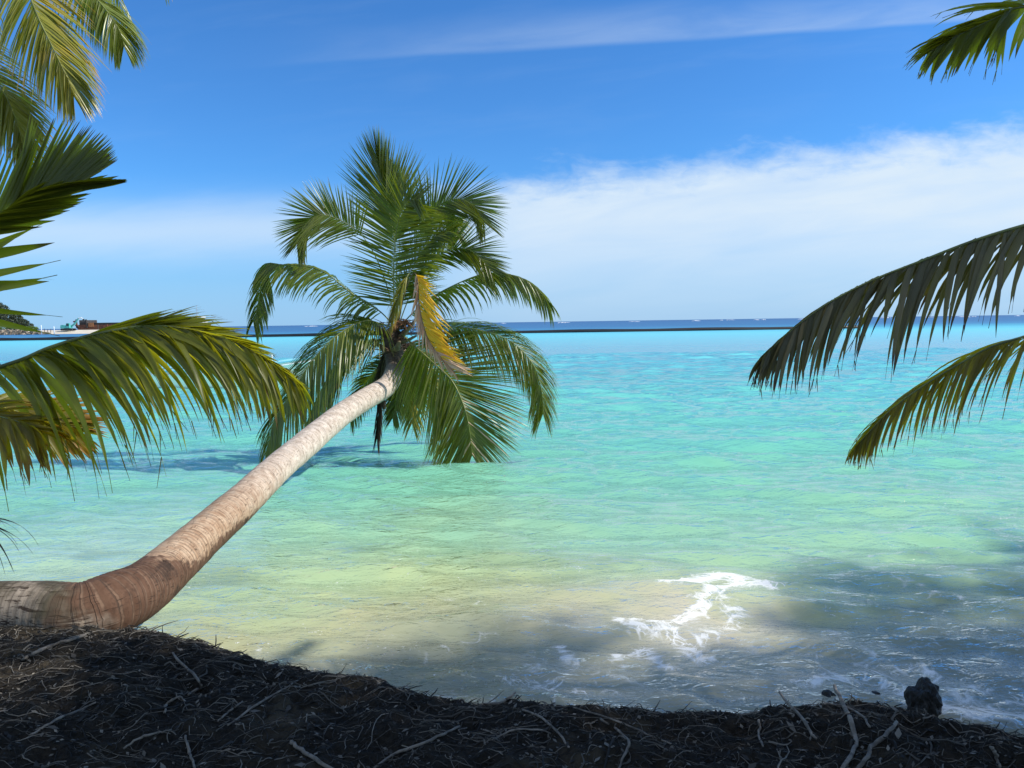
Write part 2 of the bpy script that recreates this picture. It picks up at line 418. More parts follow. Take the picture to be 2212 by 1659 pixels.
# colour of the water itself: sand and depth below it, stirred silt near the shore
stops = [(3.0, (.26, .24, .17)), (4.2, (.32, .315, .225)), (4.9, (.43, .43, .245)), (5.6, (.42, .54, .29)), (6.8, (.31, .55, .34)), (8.6, (.22, .54, .365)),
         (12.0, (.17, .55, .42)), (19.0, (.155, .57, .50)), (34.0, (.155, .58, .61)), (62, (.15, .58, .65)), (112, (.12, .54, .64)), (150, (.06, .35, .50)),
         (185, (.032, .20, .38)), (260, (.022, .14, .31)), (1500, (.018, .11, .27)), (30000, (.018, .10, .25))]
wob = np.exp(0.16 * fbm(Xw / 2.2, Yw / 1.6, 4, 31) * sstep(60, 10, Yw) + 0.10 * fbm(Xw / 40, Yw / 14, 3, 33))
yy = Yw * wob
ly = np.log([s_[0] for s_ in stops]); wc = np.stack([np.interp(np.log(yy), ly, [s_[1][c] for s_ in stops]) for c in range(3)], -1)
# pale yellow-green sandbank right of the trunk, milky blue-green on the far left
sandb = np.exp(-((Xw + 0.75) / 1.5) ** 2 - ((Yw - 5.9) / 1.5) ** 2) * (0.75 + 0.9 * fbm(Xw * 1.3, Yw * 1.3, 4, 35))
wc = wc + np.clip(sandb, 0, 1)[..., None] * (np.array([.46, .55, .27]) - wc) * 0.55
milk = np.exp(-((Xw + 3.6) / 1.4) ** 2 - ((Yw - 6.4) / 1.7) ** 2)
wc = wc + milk[..., None] * (np.array([.42, .58, .47]) - wc) * 0.5
grn = np.exp(-((Xw - 0.9) / 1.6) ** 2 - ((Yw - 7.2) / 1.3) ** 2)
wc = wc + grn[..., None] * (np.array([.26, .49, .35]) - wc) * 0.45
silt = np.exp(-((Xw - 1.15) / 0.85) ** 2 - ((Yw - 4.75) / 0.65) ** 2) * (0.9 + 0.8 * fbm(Xw * 3, Yw * 3, 4, 37))
wc = wc + np.clip(silt, 0, 1)[..., None] * (np.array([.60, .54, .40]) - wc) * 0.85  # stirred sand, brightened further to carry the sunlit patch
weed = sstep(0.18, 0.42, fbm(Xw * 0.9 + 3, Yw * 1.6, 4, 39)) * sstep(9, 6, Yw) * sstep(4.4, 5.2, Yw)
shade_tone = sstep(1.5, 2.6, Xw) * sstep(5.9, 4.6, Yw) * np.clip(.75 + .9 * fbm(Xw * 1.5, Yw * 2, 3, 41), 0, 1)  # darker, greener shade painted into the water at lower right
wc = wc + shade_tone[..., None] * (np.array([.21, .235, .17]) - wc) * 0.75
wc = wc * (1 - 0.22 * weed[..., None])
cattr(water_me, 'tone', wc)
foam = np.zeros_like(Xw)
def foam_line(pts, sig, amt):
    global foam
    w_ = [G(a, b) for a, b in pts]; d2 = np.full(Xw.shape, 1e9)
    for a, b in zip(w_[:-1], w_[1:]):
        ax, ay, ex, ey = a.x, a.y, b.x - a.x, b.y - a.y
        q = np.clip(((Xw - ax) * ex + (Yw - ay) * ey) / (ex * ex + ey * ey), 0, 1)
        d2 = np.minimum(d2, (Xw - ax - q * ex) ** 2 + (Yw - ay - q * ey) ** 2)
    foam = np.maximum(foam, amt * np.exp(-d2 / (2.0 * sig) ** 2))
foam_line([(1440, 1268), (1500, 1256), (1560, 1248), (1610, 1262), (1660, 1272)], 0.07, 1.0)
foam_line([(1590, 1268), (1530, 1290), (1500, 1325), (1440, 1345), (1350, 1338)], 0.055, 0.85)
foam_line([(1345, 1338), (1395, 1368)], 0.05, 0.85); foam_line([(1430, 1350), (1480, 1385), (1520, 1420)], 0.06, 0.8)
foam_line([(1335, 1416), (1395, 1395), (1440, 1440)], 0.05, 0.85); foam_line([(1560, 1300), (1600, 1340), (1500, 1380)], 0.07, 0.7)
foam_line([(1210, 1390), (1235, 1440)], 0.04, 0.7); foam_line([(1110, 1470), (1180, 1490), (1260, 1500)], 0.06, 0.7)
foam_line([(1150, 1445), (1220, 1480), (1350, 1500)], 0.05, 0.6); foam_line([(1730, 1480), (1800, 1462), (1880, 1470), (1960, 1500)], 0.06, 0.75)
foam_line([(2000, 1530), (2100, 1535), (2230, 1560)], 0.10, 0.8); foam_line([(2050, 1480), (2212, 1510)], 0.08, 0.65)
foam_line([(1850, 1460), (1990, 1440), (2070, 1500)], 0.05, 0.7)
foam_line([(1700, 1330), (1760, 1345), (1850, 1390), (1900, 1430)], 0.05, 0.55)
foam_line([(1880, 1230), (1960, 1265), (2060, 1290)], 0.10, 0.5); foam_line([(440, 1400), (560, 1395)], 0.05, 0.5)
foam_line([(820, 1465), (860, 1440)], 0.04, 0.55); foam_line([(960, 1400), (1060, 1360), (1150, 1330)], 0.06, 0.5)
foam_line([(960, 1290), (1060, 1310)], 0.06, 0.45)
foam = np.maximum(foam, 0.50 * sstep(4.9, 3.9, Yw + 0.15 * Xw * 0 - 0.12 * np.clip(Xw, 0, 4)) * (0.6 + 0.9 * fbm(Xw * 2, Yw * 2, 3, 44)))  # thin foam lace near shore, partly standing in for white sky reflections
swash = Yw - np.interp(Xw, RX, RY); foam = np.maximum(foam, .62 * np.exp(-((swash - .10 - .05 * fbm(Xw * 3, Yw * 0, 2, 47)) / .11) ** 2) * np.clip(.7 + 1.2 * fbm(Xw * 2.6, Yw * 2.6, 3, 46), 0, 1.1))
fattr(water_me, 'foam', foam); fattr(water_me, 'glint_zone', sstep(8.5, 4.6, Yw - .35 * np.clip(Xw - .6, 0, 3)) * np.clip(.55 + 1.1 * fbm(Xw * 1.1, Yw * 1.6, 3, 48), 0, 1))
fattr(water_me, 'rough', 0.035 + 0.40 * sstep(math.log(14), math.log(160), np.log(Yw)))
fattr(water_me, 'gloss', 1.7 - 1.5 * sstep(math.log(22), math.log(150), np.log(Yw)))
fattr(water_me, 'ripple', np.exp(-Yw / 60) * 0.85 + 0.15)

m, t, b, o = material('sea_water')
geo = t.new('ShaderNodeNewGeometry'); pos = geo.outputs['Position']
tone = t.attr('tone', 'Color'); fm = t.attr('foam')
warp = t.new('ShaderNodeTexNoise'); t.link(pos, warp.inputs['Vector']); warp.inputs['Scale'].default_value = 2.2; warp.inputs['Detail'].default_value = 4
wv = t.new('ShaderNodeVectorMath', operation='MULTIPLY_ADD'); t.link(warp.outputs['Color'], wv.inputs[0]); wv.inputs[1].default_value = (.55, .55, 0); t.link(pos, wv.inputs[2])
vo = t.new('ShaderNodeTexVoronoi', feature='DISTANCE_TO_EDGE'); t.link(t.scale(wv.outputs[0], 1, 1, 0), vo.inputs['Vector']); vo.inputs['Scale'].default_value = 5.0
vo2 = t.new('ShaderNodeTexVoronoi', feature='DISTANCE_TO_EDGE'); t.link(t.scale(wv.outputs[0], 1, 1.4, 0), vo2.inputs['Vector']); vo2.inputs['Scale'].default_value = 17.0
fn = t.noise(wv.outputs[0], 15.0, 7, 0.72)
lace = t.m('MAXIMUM', t.m('SUBTRACT', 1.0, t.m('MULTIPLY', vo.outputs['Distance'], 5.0)), t.m('SUBTRACT', 0.85, t.m('MULTIPLY', vo2.outputs['Distance'], 4.2)))
lv = t.m('ADD', t.m('MULTIPLY', lace, 0.42), t.m('MULTIPLY', fn, 0.98))
ff = t.m('MULTIPLY', t.ss(t.m('ADD', lv, t.m('MULTIPLY', fm, 0.85)), 1.20, 1.55), t.ss(fm, 0.06, 0.3))
silt = t.noise(pos, 1.7, 5, 0.6, 0.6)
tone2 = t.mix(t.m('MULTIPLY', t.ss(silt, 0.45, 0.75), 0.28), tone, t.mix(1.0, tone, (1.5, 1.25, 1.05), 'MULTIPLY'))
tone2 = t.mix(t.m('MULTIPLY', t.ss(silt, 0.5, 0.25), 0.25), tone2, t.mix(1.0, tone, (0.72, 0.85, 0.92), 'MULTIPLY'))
glint = t.m('MULTIPLY', t.ss(t.noise(t.scale(pos, 1, 1.5, 1), 46.0, 2, .5), .655, .70), t.ss(t.noise(t.scale(wv.outputs[0], 1, 1.6, 0), 5.0, 3, .6), .50, .62))  # white specks in the colour, standing in for sun sparkles
ff = t.m('MAXIMUM', ff, t.m('MULTIPLY', t.m('MULTIPLY', glint, t.attr('glint_zone')), 1.2), clamp=True)
rp = t.attr('ripple')
nb = t.noise(t.scale(pos, 0.8, 2.0, 1.0), 5.5, 4, 0.6, 0.5)
nc = t.noise(t.scale(pos, 0.8, 1.8, 1.0), 17.0, 3, 0.6, 0.3)
hgt = t.m('ADD', t.m('MULTIPLY', nb, 0.050), t.m('MULTIPLY', nc, 0.016))
hgt = t.m('ADD', hgt, t.m('MULTIPLY', ff, 0.006))
bn = t.new('ShaderNodeBump'); t.link(hgt, bn.inputs['Height']); bn.inputs['Distance'].default_value = 1.0
t.link(t.m('MULTIPLY', rp, 0.8), bn.inputs['Strength'])
t.n.remove(b)
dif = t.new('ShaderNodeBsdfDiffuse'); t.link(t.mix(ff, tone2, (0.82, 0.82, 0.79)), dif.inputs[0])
up_ = t.new('ShaderNodeVectorMath', operation='ADD'); fl = t.scale(geo.outputs['Normal'], .18, .18, .18); t.link(fl, up_.inputs[0]); up_.inputs[1].default_value = (0, 0, .82)
t.link(up_.outputs[0], dif.inputs['Normal'])        # light wells up from below, so slopes hardly shade it
gl = t.new('ShaderNodeBsdfGlossy'); t.link(t.attr('rough'), gl.inputs['Roughness']); t.link(bn.outputs[0], gl.inputs['Normal'])
fr_ = t.new('ShaderNodeFresnel'); fr_.inputs['IOR'].default_value = 1.34; t.link(bn.outputs[0], fr_.inputs['Normal'])
fac = t.m('MULTIPLY', t.m('MULTIPLY', fr_.outputs[0], t.attr('gloss')), t.m('SUBTRACT', 1.0, t.m('MULTIPLY', ff, 0.8)), clamp=True)
ms = t.new('ShaderNodeMixShader'); t.link(fac, ms.inputs[0]); t.link(dif.outputs[0], ms.inputs[1]); t.link(gl.outputs[0], ms.inputs[2]); t.link(ms.outputs[0], o.inputs[0])
tag(obj('water', water_me, m), kind='structure')

# ------------------------------------------------------------------ bank
cx = np.concatenate([np.linspace(-12, -3.3, 70), np.linspace(-3.3, 2.6, 560)[1:], np.linspace(2.6, 12, 70)[1:]])
tb = np.concatenate([np.linspace(-0.42, 0.0, 14), 2.4 * np.linspace(0, 1, 230)[1:] , np.linspace(2.4, 14, 40)[1:]])
Xb = np.repeat(cx[None, :], len(tb), 0); Tb = np.repeat(tb[:, None], len(cx), 1); ry = rimy(Xb)
Yb = ry - np.clip(Tb, 0, None); Zb = gz(Xb, Yb)
dn = np.clip(-Tb, 0, None)
Zb = Zb - dn * 1.9; Yb = Yb + dn * (0.18 + 0.5 * fbm(Xb * 5, dn * 9, 3, 61)) - 0.06 * sstep(0, .12, dn)
bank_me = grid_mesh('ground', Xb[::-1], Yb[::-1], Zb[::-1])
m, t, b, o = material('bank_soil')
pos = t.new('ShaderNodeNewGeometry').outputs['Position']
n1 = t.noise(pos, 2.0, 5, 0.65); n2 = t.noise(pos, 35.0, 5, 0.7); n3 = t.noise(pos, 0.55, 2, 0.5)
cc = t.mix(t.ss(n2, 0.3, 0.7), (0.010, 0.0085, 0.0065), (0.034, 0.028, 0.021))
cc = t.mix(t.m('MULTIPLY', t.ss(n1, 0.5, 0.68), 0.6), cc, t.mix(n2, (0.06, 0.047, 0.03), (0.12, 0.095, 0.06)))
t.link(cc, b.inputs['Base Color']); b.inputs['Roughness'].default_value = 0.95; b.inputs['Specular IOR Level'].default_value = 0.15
bn = t.new('ShaderNodeBump'); t.link(n2, bn.inputs['Height']); bn.inputs['Distance'].default_value = 0.03; bn.inputs['Strength'].default_value = 0.9
t.link(bn.outputs[0], b.inputs['Normal'])
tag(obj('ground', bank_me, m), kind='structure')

# seabed under the water edge so nothing is hollow from the side
def root_mat(name, dark, pale, power=1.0):
    m, t, b, o = material(name)
    g = t.new('ShaderNodeNewGeometry'); r = g.outputs['Random Per Island']; n = t.noise(g.outputs['Position'], 30, 4, 0.6)
    f_ = t.m('POWER', r, power)
    t.link(t.mix(t.m('MULTIPLY', f_, t.m('MULTIPLY_ADD', n, 0.9, 0.45), clamp=True), dark, pale), b.inputs['Base Color'])
    b.inputs['Roughness'].default_value = 0.85
    bn = t.new('ShaderNodeBump'); t.link(n, bn.inputs['Height']); bn.inputs['Distance'].default_value = 0.004; bn.inputs['Strength'].default_value = 0.6
    t.link(bn.outputs[0], b.inputs['Normal'])
    return m
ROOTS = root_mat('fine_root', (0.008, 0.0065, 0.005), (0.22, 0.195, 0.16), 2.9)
ROOT_BIG = simple('grey_root', (0.21, 0.18, 0.145), 0.8, 0.4, 22, bump=0.5)

def hz(x, y):
    """height of the bank, falling away past its rim"""
    d = y - float(rimy(np.array([x]))[0])
    z = float(gz(np.array([x]), np.array([y]))[0])
    return z if d < 0 else z - 0.55 * d - 1.6 * d * d
# a mat of fine roots and debris
N = 9800; mb = MB(); rr = random.Random(21)
xs, ys, hs = [], [], []
for i in range(N):
    x0 = rr.uniform(-3.1, 2.5); ry0 = float(np.interp(x0, RX, RY))
    y0 = ry0 - abs(rr.random()) ** 1.25 * 2.0 + 0.02
    a = rr.gauss(0.35, 0.75) if rr.random() < 0.7 else rr.uniform(0, 6.28)
    if rr.random() < 0.5: a += math.pi
    ln = rr.uniform(0.025, 0.11) if rr.random() < 0.82 else rr.uniform(0.11, 0.45)
    nseg = 6; curl = rr.gauss(0, 2.2); px, py = x0, y0
    for s_ in range(nseg + 1):
        xs.append(px); ys.append(py)
        px += math.cos(a) * ln / nseg; py += math.sin(a) * ln / nseg * 0.9; a += curl * ln / nseg * 4 + rr.gauss(0, 0.28)
    hs.append((rr.uniform(0.0008, 0.0024) * (2.0 if rr.random() < 0.1 else 1.0), rr.uniform(0, 0.02) if rr.random() < 0.22 else 0.002, rr.random()))
xs = np.array(xs); ys = np.array(ys); zs = gz(xs, ys); dd = ys - rimy(xs); zs = np.where(dd > 0, zs - 0.5 * dd - 2.0 * dd * dd, zs)
for i in range(N):
    rd, bow, _ = hs[i]; a = i * 7; pts = []
    for s_ in range(7):
        q = s_ / 6; pts.append((xs[a + s_], ys[a + s_], zs[a + s_] + rd * 0.6 + bow * math.sin(math.pi * q)))
    mb.tube(pts, [rd * (1.1 - 0.7 * s_ / 6) for s_ in range(7)], 4, cap=False)
# twigs and root ends sticking out past the rim
for i in range(900):
    x0 = rr.uniform(-3.0, 2.4); y0 = float(rimy(np.array([x0]))[0]) - rr.uniform(-0.01, 0.10)
    z0 = float(gz(np.array([x0]), np.array([y0]))[0]) - rr.uniform(0, 0.03)
    a = rr.gauss(1.1, 0.7); ln = rr.uniform(0.03, 0.10) if rr.random() < .85 else rr.uniform(.1, .15); up_ = rr.gauss(-0.1, 0.25); p = Vector((x0, y0, z0)); pts = [p]
    for s_ in range(3):
        p = p + Vector((math.cos(a), math.sin(a) * 0.6, up_)) * ln / 3; a += rr.gauss(0, .3); up_ += rr.gauss(-0.05, .2); pts.append(p)
    r0 = rr.uniform(0.0015, 0.005); mb.tube(pts, [r0, r0 * .9, r0 * .7, r0 * .35], 4, cap=False)
# flakes of bark and husk
for i in range(11000):
    x0 = rr.uniform(-3.1, 2.5); y0 = float(np.interp(x0, RX, RY)) - rr.random() ** 1.2 * 2.0
    s_ = rr.uniform(0.003, 0.012) * (2.2 if rr.random() < .04 else 1); a = rr.uniform(0, 6.28); z0 = float(gz(np.array([x0]), np.array([y0]))[0]) + 0.004
    ca, sa = math.cos(a) * s_, math.sin(a) * s_; e = rr.uniform(.3, .7); tz = rr.uniform(-.6, .6) * s_
    mb.add([(x0 - ca, y0 - sa, z0 - tz), (x0 + sa * e, y0 - ca * e, z0 + .003), (x0 + ca, y0 + sa, z0 + tz + .002), (x0 - sa * e, y0 + ca * e, z0)], [(0, 1, 2, 3)])
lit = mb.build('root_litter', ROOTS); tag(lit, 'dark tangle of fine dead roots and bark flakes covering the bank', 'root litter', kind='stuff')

big_roots = [
 ([(806, 1660), (860, 1625), (913, 1606), (960, 1584), (992, 1570)], 11, 'thick root slanting up to a knob, below the middle of the rim'),
 ([(1129, 1533), (1150, 1540), (1173, 1553), (1203, 1579), (1229, 1613)], 8, 'curved grey root running downward from under the dark upright stub on the rim'),
 ([(1239, 1528), (1329, 1556), (1413, 1593), (1473, 1618)], 6, 'long straight thin root slanting down right in the middle of the bank'),
 ([(1040, 1522), (1079, 1519), (1100, 1507), (1113, 1497)], 9, 'dark stub poking up over the rim against the murky water'),
 ([(1296, 1553), (1336, 1579), (1359, 1606), (1346, 1636), (1336, 1662)], 9, 'grey root bent like a hook beneath the long straight thin root'),
 ([(1063, 1599), (1090, 1584), (1113, 1577), (1163, 1576), (1190, 1584)], 7, 'low arched root lying level between the knobbed root and the bent one'),
 ([(1683, 1495), (1711, 1529), (1737, 1556), (1751, 1583), (1763, 1596)], 10, 'pale root dropping from the rim, first one left of the long snaking root'),
 ([(1801, 1480), (1817, 1513), (1834, 1549), (1849, 1599), (1841, 1626), (1817, 1664)], 14, 'thickest pale root snaking down from the rim left of the black rock'),
 ([(1937, 1560), (1904, 1596), (1881, 1616), (1874, 1636), (1846, 1664)], 14, 'thick forked root slanting down to the left below the black rock'),
 ([(1639, 1555), (1641, 1575), (1640, 1590), (1649, 1613)], 9, 'short pale upright root left of the root that drops from the rim'),
 ([(1775, 1520), (1796, 1521), (1830, 1530), (1860, 1545), (1880, 1570)], 9, 'root crossing over the top of the thick snaking root'),
 ([(2140, 1612), (2150, 1628), (2157, 1655)], 12, 'short stout root end at the far right below the surf'),
 ([(374, 1412), (392, 1434), (416, 1452), (433, 1480), (425, 1490), (408, 1500)], 9, 'zigzag pale root on the slope just right of the trunk'),
 ([(356, 1540), (362, 1518), (389, 1506), (402, 1518)], 9, 'small pale hooked root below the zigzag root'),
 ([(493, 1567), (558, 1520), (610, 1490), (643, 1470)], 8, 'long thin root slanting up right across the left slope, longest of its pair'),
 ([(400, 1588), (410, 1628), (422, 1664)], 9, 'upright root end under the small hooked root at the bottom edge'),
 ([(628, 1602), (640, 1612), (672, 1635), (722, 1664)], 13, 'thick blunt root slanting down right at the bottom edge'),
 ([(50, 1425), (80, 1408), (120, 1392), (185, 1372)], 13, 'thick dim root running out from under the foot of the leaning trunk'),
 ([(65, 1588), (119, 1556), (170, 1535), (205, 1518)], 9, 'dim root slanting across the bare soil at the far left'),
 ([(266, 1617), (306, 1592), (340, 1583), (370, 1576)], 8, 'thin root slanting up left of the upright root end'),
 ([(470, 1558), (496, 1536), (524, 1515)], 7, 'shorter slanting root beside the long thin one on the left slope'),
]
for pts, wpx, lab in big_roots:
    w_ = []
    for q in catmull([(a, b) for a, b in pts], 16):
        g = G(q[0], q[1], RIMZ + 0.03)
        for _ in range(3):                                   # settle on the uneven ground along the sight line
            zt = float(gz(np.array([g.x]), np.array([g.y]))[0]); g = G(q[0], q[1], zt + 0.008)
        w_.append(g)
    rad = wpx / FPX * w_[0].y * 0.34
    jit = [Vector((rr.gauss(0, .25), rr.gauss(0, .25), rr.gauss(0, .25))) * rad for _ in w_]
    pts3 = [a + b for a, b in zip(w_, jit)]
    mb = MB(); mb.tube(pts3, [rad * (1.0 - 0.45 * abs(i / 15 - 0.4)) * rr.uniform(0.85, 1.15) for i in range(16)], 8)
    tag(mb.build('exposed_root', ROOT_BIG, smooth=True), lab, 'root', 'exposed roots on the bank')

# ------------------------------------------------------------------ leaning palm
m, t, b, o = material('palm_bark'); BARK = m
uv = t.new('ShaderNodeUVMap').outputs[0]; ua, ul, _ = t.sep(uv); pos = t.new('ShaderNodeNewGeometry').outputs['Position']
along = t.attr('along')
nlow = t.noise(pos, 3.0, 4, 0.6); nmid = t.noise(pos, 14.0, 4, 0.6)
lw = t.m('MULTIPLY_ADD', nlow, 0.05, ul)
ringv = t.xyz(t.m('MULTIPLY', lw, 1.0), 0.0)
rn = t.new('ShaderNodeTexNoise', noise_dimensions='1D'); t.link(t.m('MULTIPLY', lw, 26.0), rn.inputs['W']); rn.inputs['Detail'].default_value = 2
ring = t.ss(rn.outputs['Fac'], 0.60, 0.70)
ring2 = t.ss(t.m('SINE', t.m('MULTIPLY', lw, 150.0)), 0.35, 0.95)
crk = t.noise(t.xyz(t.m('MULTIPLY', ua, 46.0), t.m('MULTIPLY', ul, 13.0)), 1.0, 3, 0.6)
crack = t.ss(crk, 0.60, 0.68)
pale = t.mix(t.ss(nmid, 0.3, 0.7), (0.40, 0.32, 0.255), (0.64, 0.55, 0.47))
basec = t.mix(t.ss(along, 0.34, 0.60), t.mix(t.ss(nmid, 0.3, 0.7), (0.33, 0.205, 0.125), (0.50, 0.36, 0.245)), pale)
lich = t.ss(t.noise(pos, 7.0, 5, 0.7), 0.54, 0.66); basec = t.mix(t.m('MULTIPLY', lich, 0.42), basec, (0.27, 0.215, 0.17))
speck = t.ss(t.noise(pos, 38.0, 3, 0.6), 0.66, 0.72); basec = t.mix(t.m('MULTIPLY', speck, 0.6), basec, (0.08, 0.055, 0.04))
# wet, rust brown stain low on the trunk, with underside shade painted into it, and old cream bark at the foot
an = t.m('MULTIPLY_ADD', t.m('SUBTRACT', nlow, 0.5), 0.06, along)
stain_shade = t.m('MULTIPLY', t.ss(an, 0.172, 0.192), t.ss(an, 0.52, 0.40))
side = t.attr('under')
th_ = t.m('ADD', t.m('MULTIPLY', t.ss(along, 0.225, 0.30), 1.35), t.m('MULTIPLY_ADD', t.ss(along, 0.30, 0.44), 0.55, -1.5))
st = t.m('MULTIPLY', stain_shade, t.ss(t.m('ADD', t.m('MULTIPLY', t.m('SUBTRACT', nlow, 0.5), 1.3), t.m('MULTIPLY_ADD', t.m('SUBTRACT', nmid, 0.5), 1.5, t.m('SUBTRACT', side, th_))), -0.10, 0.22))
basec = t.mix(t.m('MULTIPLY', st, 0.88), basec, t.mix(nmid, (0.026, 0.011, 0.007), (0.115, 0.045, 0.022)))
scar = t.m('MULTIPLY', t.ss(t.m('SINE', t.m('MULTIPLY', lw, 150.0)), 0.72, 1.0), t.ss(nmid, 0.35, 0.6))
basec = t.mix(t.m('MULTIPLY', t.m('MULTIPLY', st, scar), 0.55), basec, (0.36, 0.22, 0.14))
blot = t.m('MULTIPLY', st, t.ss(t.noise(pos, 5.0, 5, 0.7), 0.52, 0.66)); basec = t.mix(t.m('MULTIPLY', blot, 0.75), basec, (0.022, 0.014, 0.010))
foot = t.ss(an, 0.198, 0.184)
cracksf = t.noise(t.xyz(t.m('MULTIPLY', ua, 24.0), t.m('MULTIPLY', ul, 9.0)), 1.0, 5, 0.65, 0.6)
footc = t.mix(t.ss(cracksf, 0.53, 0.60), t.mix(nmid, (0.20, 0.155, 0.115), (0.44, 0.36, 0.28)), (0.06, 0.04, 0.03))
moss = t.m('MULTIPLY', t.ss(side, 0.15, -0.35), t.ss(nlow, 0.40, 0.55))
footc = t.mix(t.m('MULTIPLY', moss, 0.85), footc, (0.05, 0.042, 0.022))
basec = t.mix(foot, basec, footc)
dk = t.m('MULTIPLY', ring, t.m('MULTIPLY_ADD', foot, -0.8, 0.8)); dk = t.m('MAXIMUM', dk, t.m('MULTIPLY', ring2, t.ss(along, 0.28, 0.5, 0.5, 0.10)))
dk = t.m('MAXIMUM', dk, t.m('MULTIPLY', crack, t.m('MULTIPLY_ADD', foot, -0.6, 0.75)))
top_dark = t.m('MULTIPLY', t.ss(an, 0.905, 0.945), 0.88)
dk = t.m('MAXIMUM', t.m('MULTIPLY', dk, 0.75), top_dark)
t.link(t.mix(dk, basec, (0.055, 0.038, 0.026)), b.inputs['Base Color']); b.inputs['Roughness'].default_value = 0.85; b.inputs['Specular IOR Level'].default_value = 0.25
bn = t.new('ShaderNodeBump'); bn.inputs['Distance'].default_value = 0.012; bn.inputs['Strength'].default_value = 0.8
hh = t.m('SUBTRACT', t.m('MULTIPLY', nmid, 0.5), t.m('ADD', t.m('MULTIPLY', ring, 0.7), t.m('MULTIPLY', crack, 0.6))); t.link(hh, bn.inputs['Height']); t.link(bn.outputs[0], b.inputs['Normal'])

def trunk(parent, pts, n_len=1100, n_ang=44, ringamp=0.013, seed=0, mat=None, name='trunk'):
    """pts: (x, y, z, radius)"""
    c = np.array(catmull(pts, n_len)); ctr = c[:, :3]; rad = c[:, 3]
    T = np.gradient(ctr, axis=0); T /= np.linalg.norm(T, axis=1)[:, None]
    L = np.concatenate([[0], np.cumsum(np.linalg.norm(np.diff(ctr, axis=0), axis=1))])
    A = np.cross(T, np.array([0, 0, 1.0]) if abs(T[0, 2]) < 0.9 else np.array([0, 1.0, 0])); A /= np.linalg.norm(A, axis=1)[:, None]
    B = np.cross(A, T)                                                # A sideways, B upward
    th = np.linspace(0, 2 * np.pi, n_ang, endpoint=False)
    rr_ = rad[:, None] * (1 + ringamp * sstep(.15, .22, L / L[-1])[:, None] * np.sin(L[:, None] * 150 + 0.5 * np.sin(th * 2)[None]) + 0.050 * fbm(L[:, None] * 2 + 0 * th, np.cos(th)[None] * 1.5 + 0 * L[:, None], 3, seed + 90)
                          + 0.022 * fbm(L[:, None] * 9, np.sin(th * 2)[None] * 3, 3, seed + 95))
    V = ctr[:, None, :] + rr_[..., None] * (A[:, None, :] * np.cos(th)[None, :, None] + B[:, None, :] * np.sin(th)[None, :, None])
    off = np.array(EMPTIES[parent.name]) if parent is not None else 0
    idx = np.arange(n_len * n_ang).reshape(n_len, n_ang); nx = np.roll(idx, -1, 1)
    f_ = np.stack([idx[:-1], idx[1:], nx[1:], nx[:-1]], -1).reshape(-1, 4)
    me = bpy.data.meshes.new(name); me.from_pydata((V - off).reshape(-1, 3).tolist(), [], f_.tolist() + [idx[0].tolist(), idx[-1][::-1].tolist()])
    uvl = me.uv_layers.new(name='UVMap'); li = np.empty(len(me.loops), dtype=np.int32); me.loops.foreach_get('vertex_index', li)
    a_ = np.abs(((li % n_ang) / n_ang) * 2 - 1); uvl.data.foreach_set('uv', np.stack([a_, L[li // n_ang]], -1).astype(np.float32).ravel())
    fattr(me, 'along', np.repeat(L / L[-1], n_ang)); fattr(me, 'under', -np.tile(np.sin(th), n_len))
    me.update()
    return obj(name, me, mat or BARK, parent, smooth=True)

tr = [(-520, 1330, 3.9, .170), (-250, 1330, 3.85, .168), (-60, 1320, 3.8, .150), (80, 1321, 3.78, .150), (170, 1326, 3.78, .158), (245, 1302, 3.93, .165), (324, 1261, 4.3, .152),
      (430, 1166, 5.1, .140), (520, 1086, 5.95, .139), (599, 1011, 6.95, .138), (672, 950, 7.95, .138), (742, 893, 8.95, .137), (800, 856, 9.7, .136),
      (836, 833, 10.15, .134), (853, 800, 10.45, .130), (851, 766, 10.6, .128), (848, 735, 10.65, .14), (850, 715, 10.7, .10)]
tr3 = [(*P(a, b, c), r) for a, b, c, r in tr]
palm = empty('leaning_palm', (tr3[4][0], tr3[4][1], RIMZ))
tag(palm, 'coconut palm leaning low over the water, pale ringed trunk and one bright yellow hanging frond', 'palm tree')
trunk(palm, tr3)
HUB = (858, 712, 10.65)
def fr(pts, **kw):
    kw['n'] = int(kw.get('n', 60) * 1.6); kw['wid'] = kw.get('wid', .03) * .76; kw.setdefault('jit', 3.2); kw.setdefault('twist', .25)
    return frond(palm, kw.pop('mat', LEAF), path([HUB] + pts), **kw)
# standing fronds
fr([(856, 560, 10.75), (845, 476, 10.85), (830, 412, 10.9), (812, 328, 10.95)], n=62, leaf=1.0, L=(.8, 1.0, .40), ang=(50, 3), up=(0, -1, .1), lift=-6, droop=.0, wid=.030, seed=11, start=.34)
fr([(864, 560, 10.9), (856, 450, 11.1), (846, 372, 11.2)], n=44, leaf=.66, L=(.8, 1.0, .45), ang=(36, 5), up=(.3, -1, .1), lift=8, droop=.05, wid=.030, seed=12, start=.45)
fr([(830, 600, 10.6), (788, 516, 10.5), (731, 474, 10.4), (684, 466, 10.3), (655, 492, 10.25), (642, 528, 10.2)], n=70, leaf=.62, L=(.9, 1.0, .55), ang=(58, 22), up=(0, -1, .25), lift=4, droop=.12, wid=.028, seed=13, start=.36, sidedroop=(.05, .35), side_scale=(.9, 1.1))
fr([(872, 600, 10.7), (890, 520, 10.6), (932, 455, 10.5), (983, 430, 10.4), (1022, 444, 10.35), (1046, 482, 10.3)], n=72, leaf=.68, L=(.9, 1.0, .5), ang=(55, 22), up=(0, -1, .25), lift=4, droop=.1, wid=.028, seed=14, start=.36, sidedroop=(.3, .05))
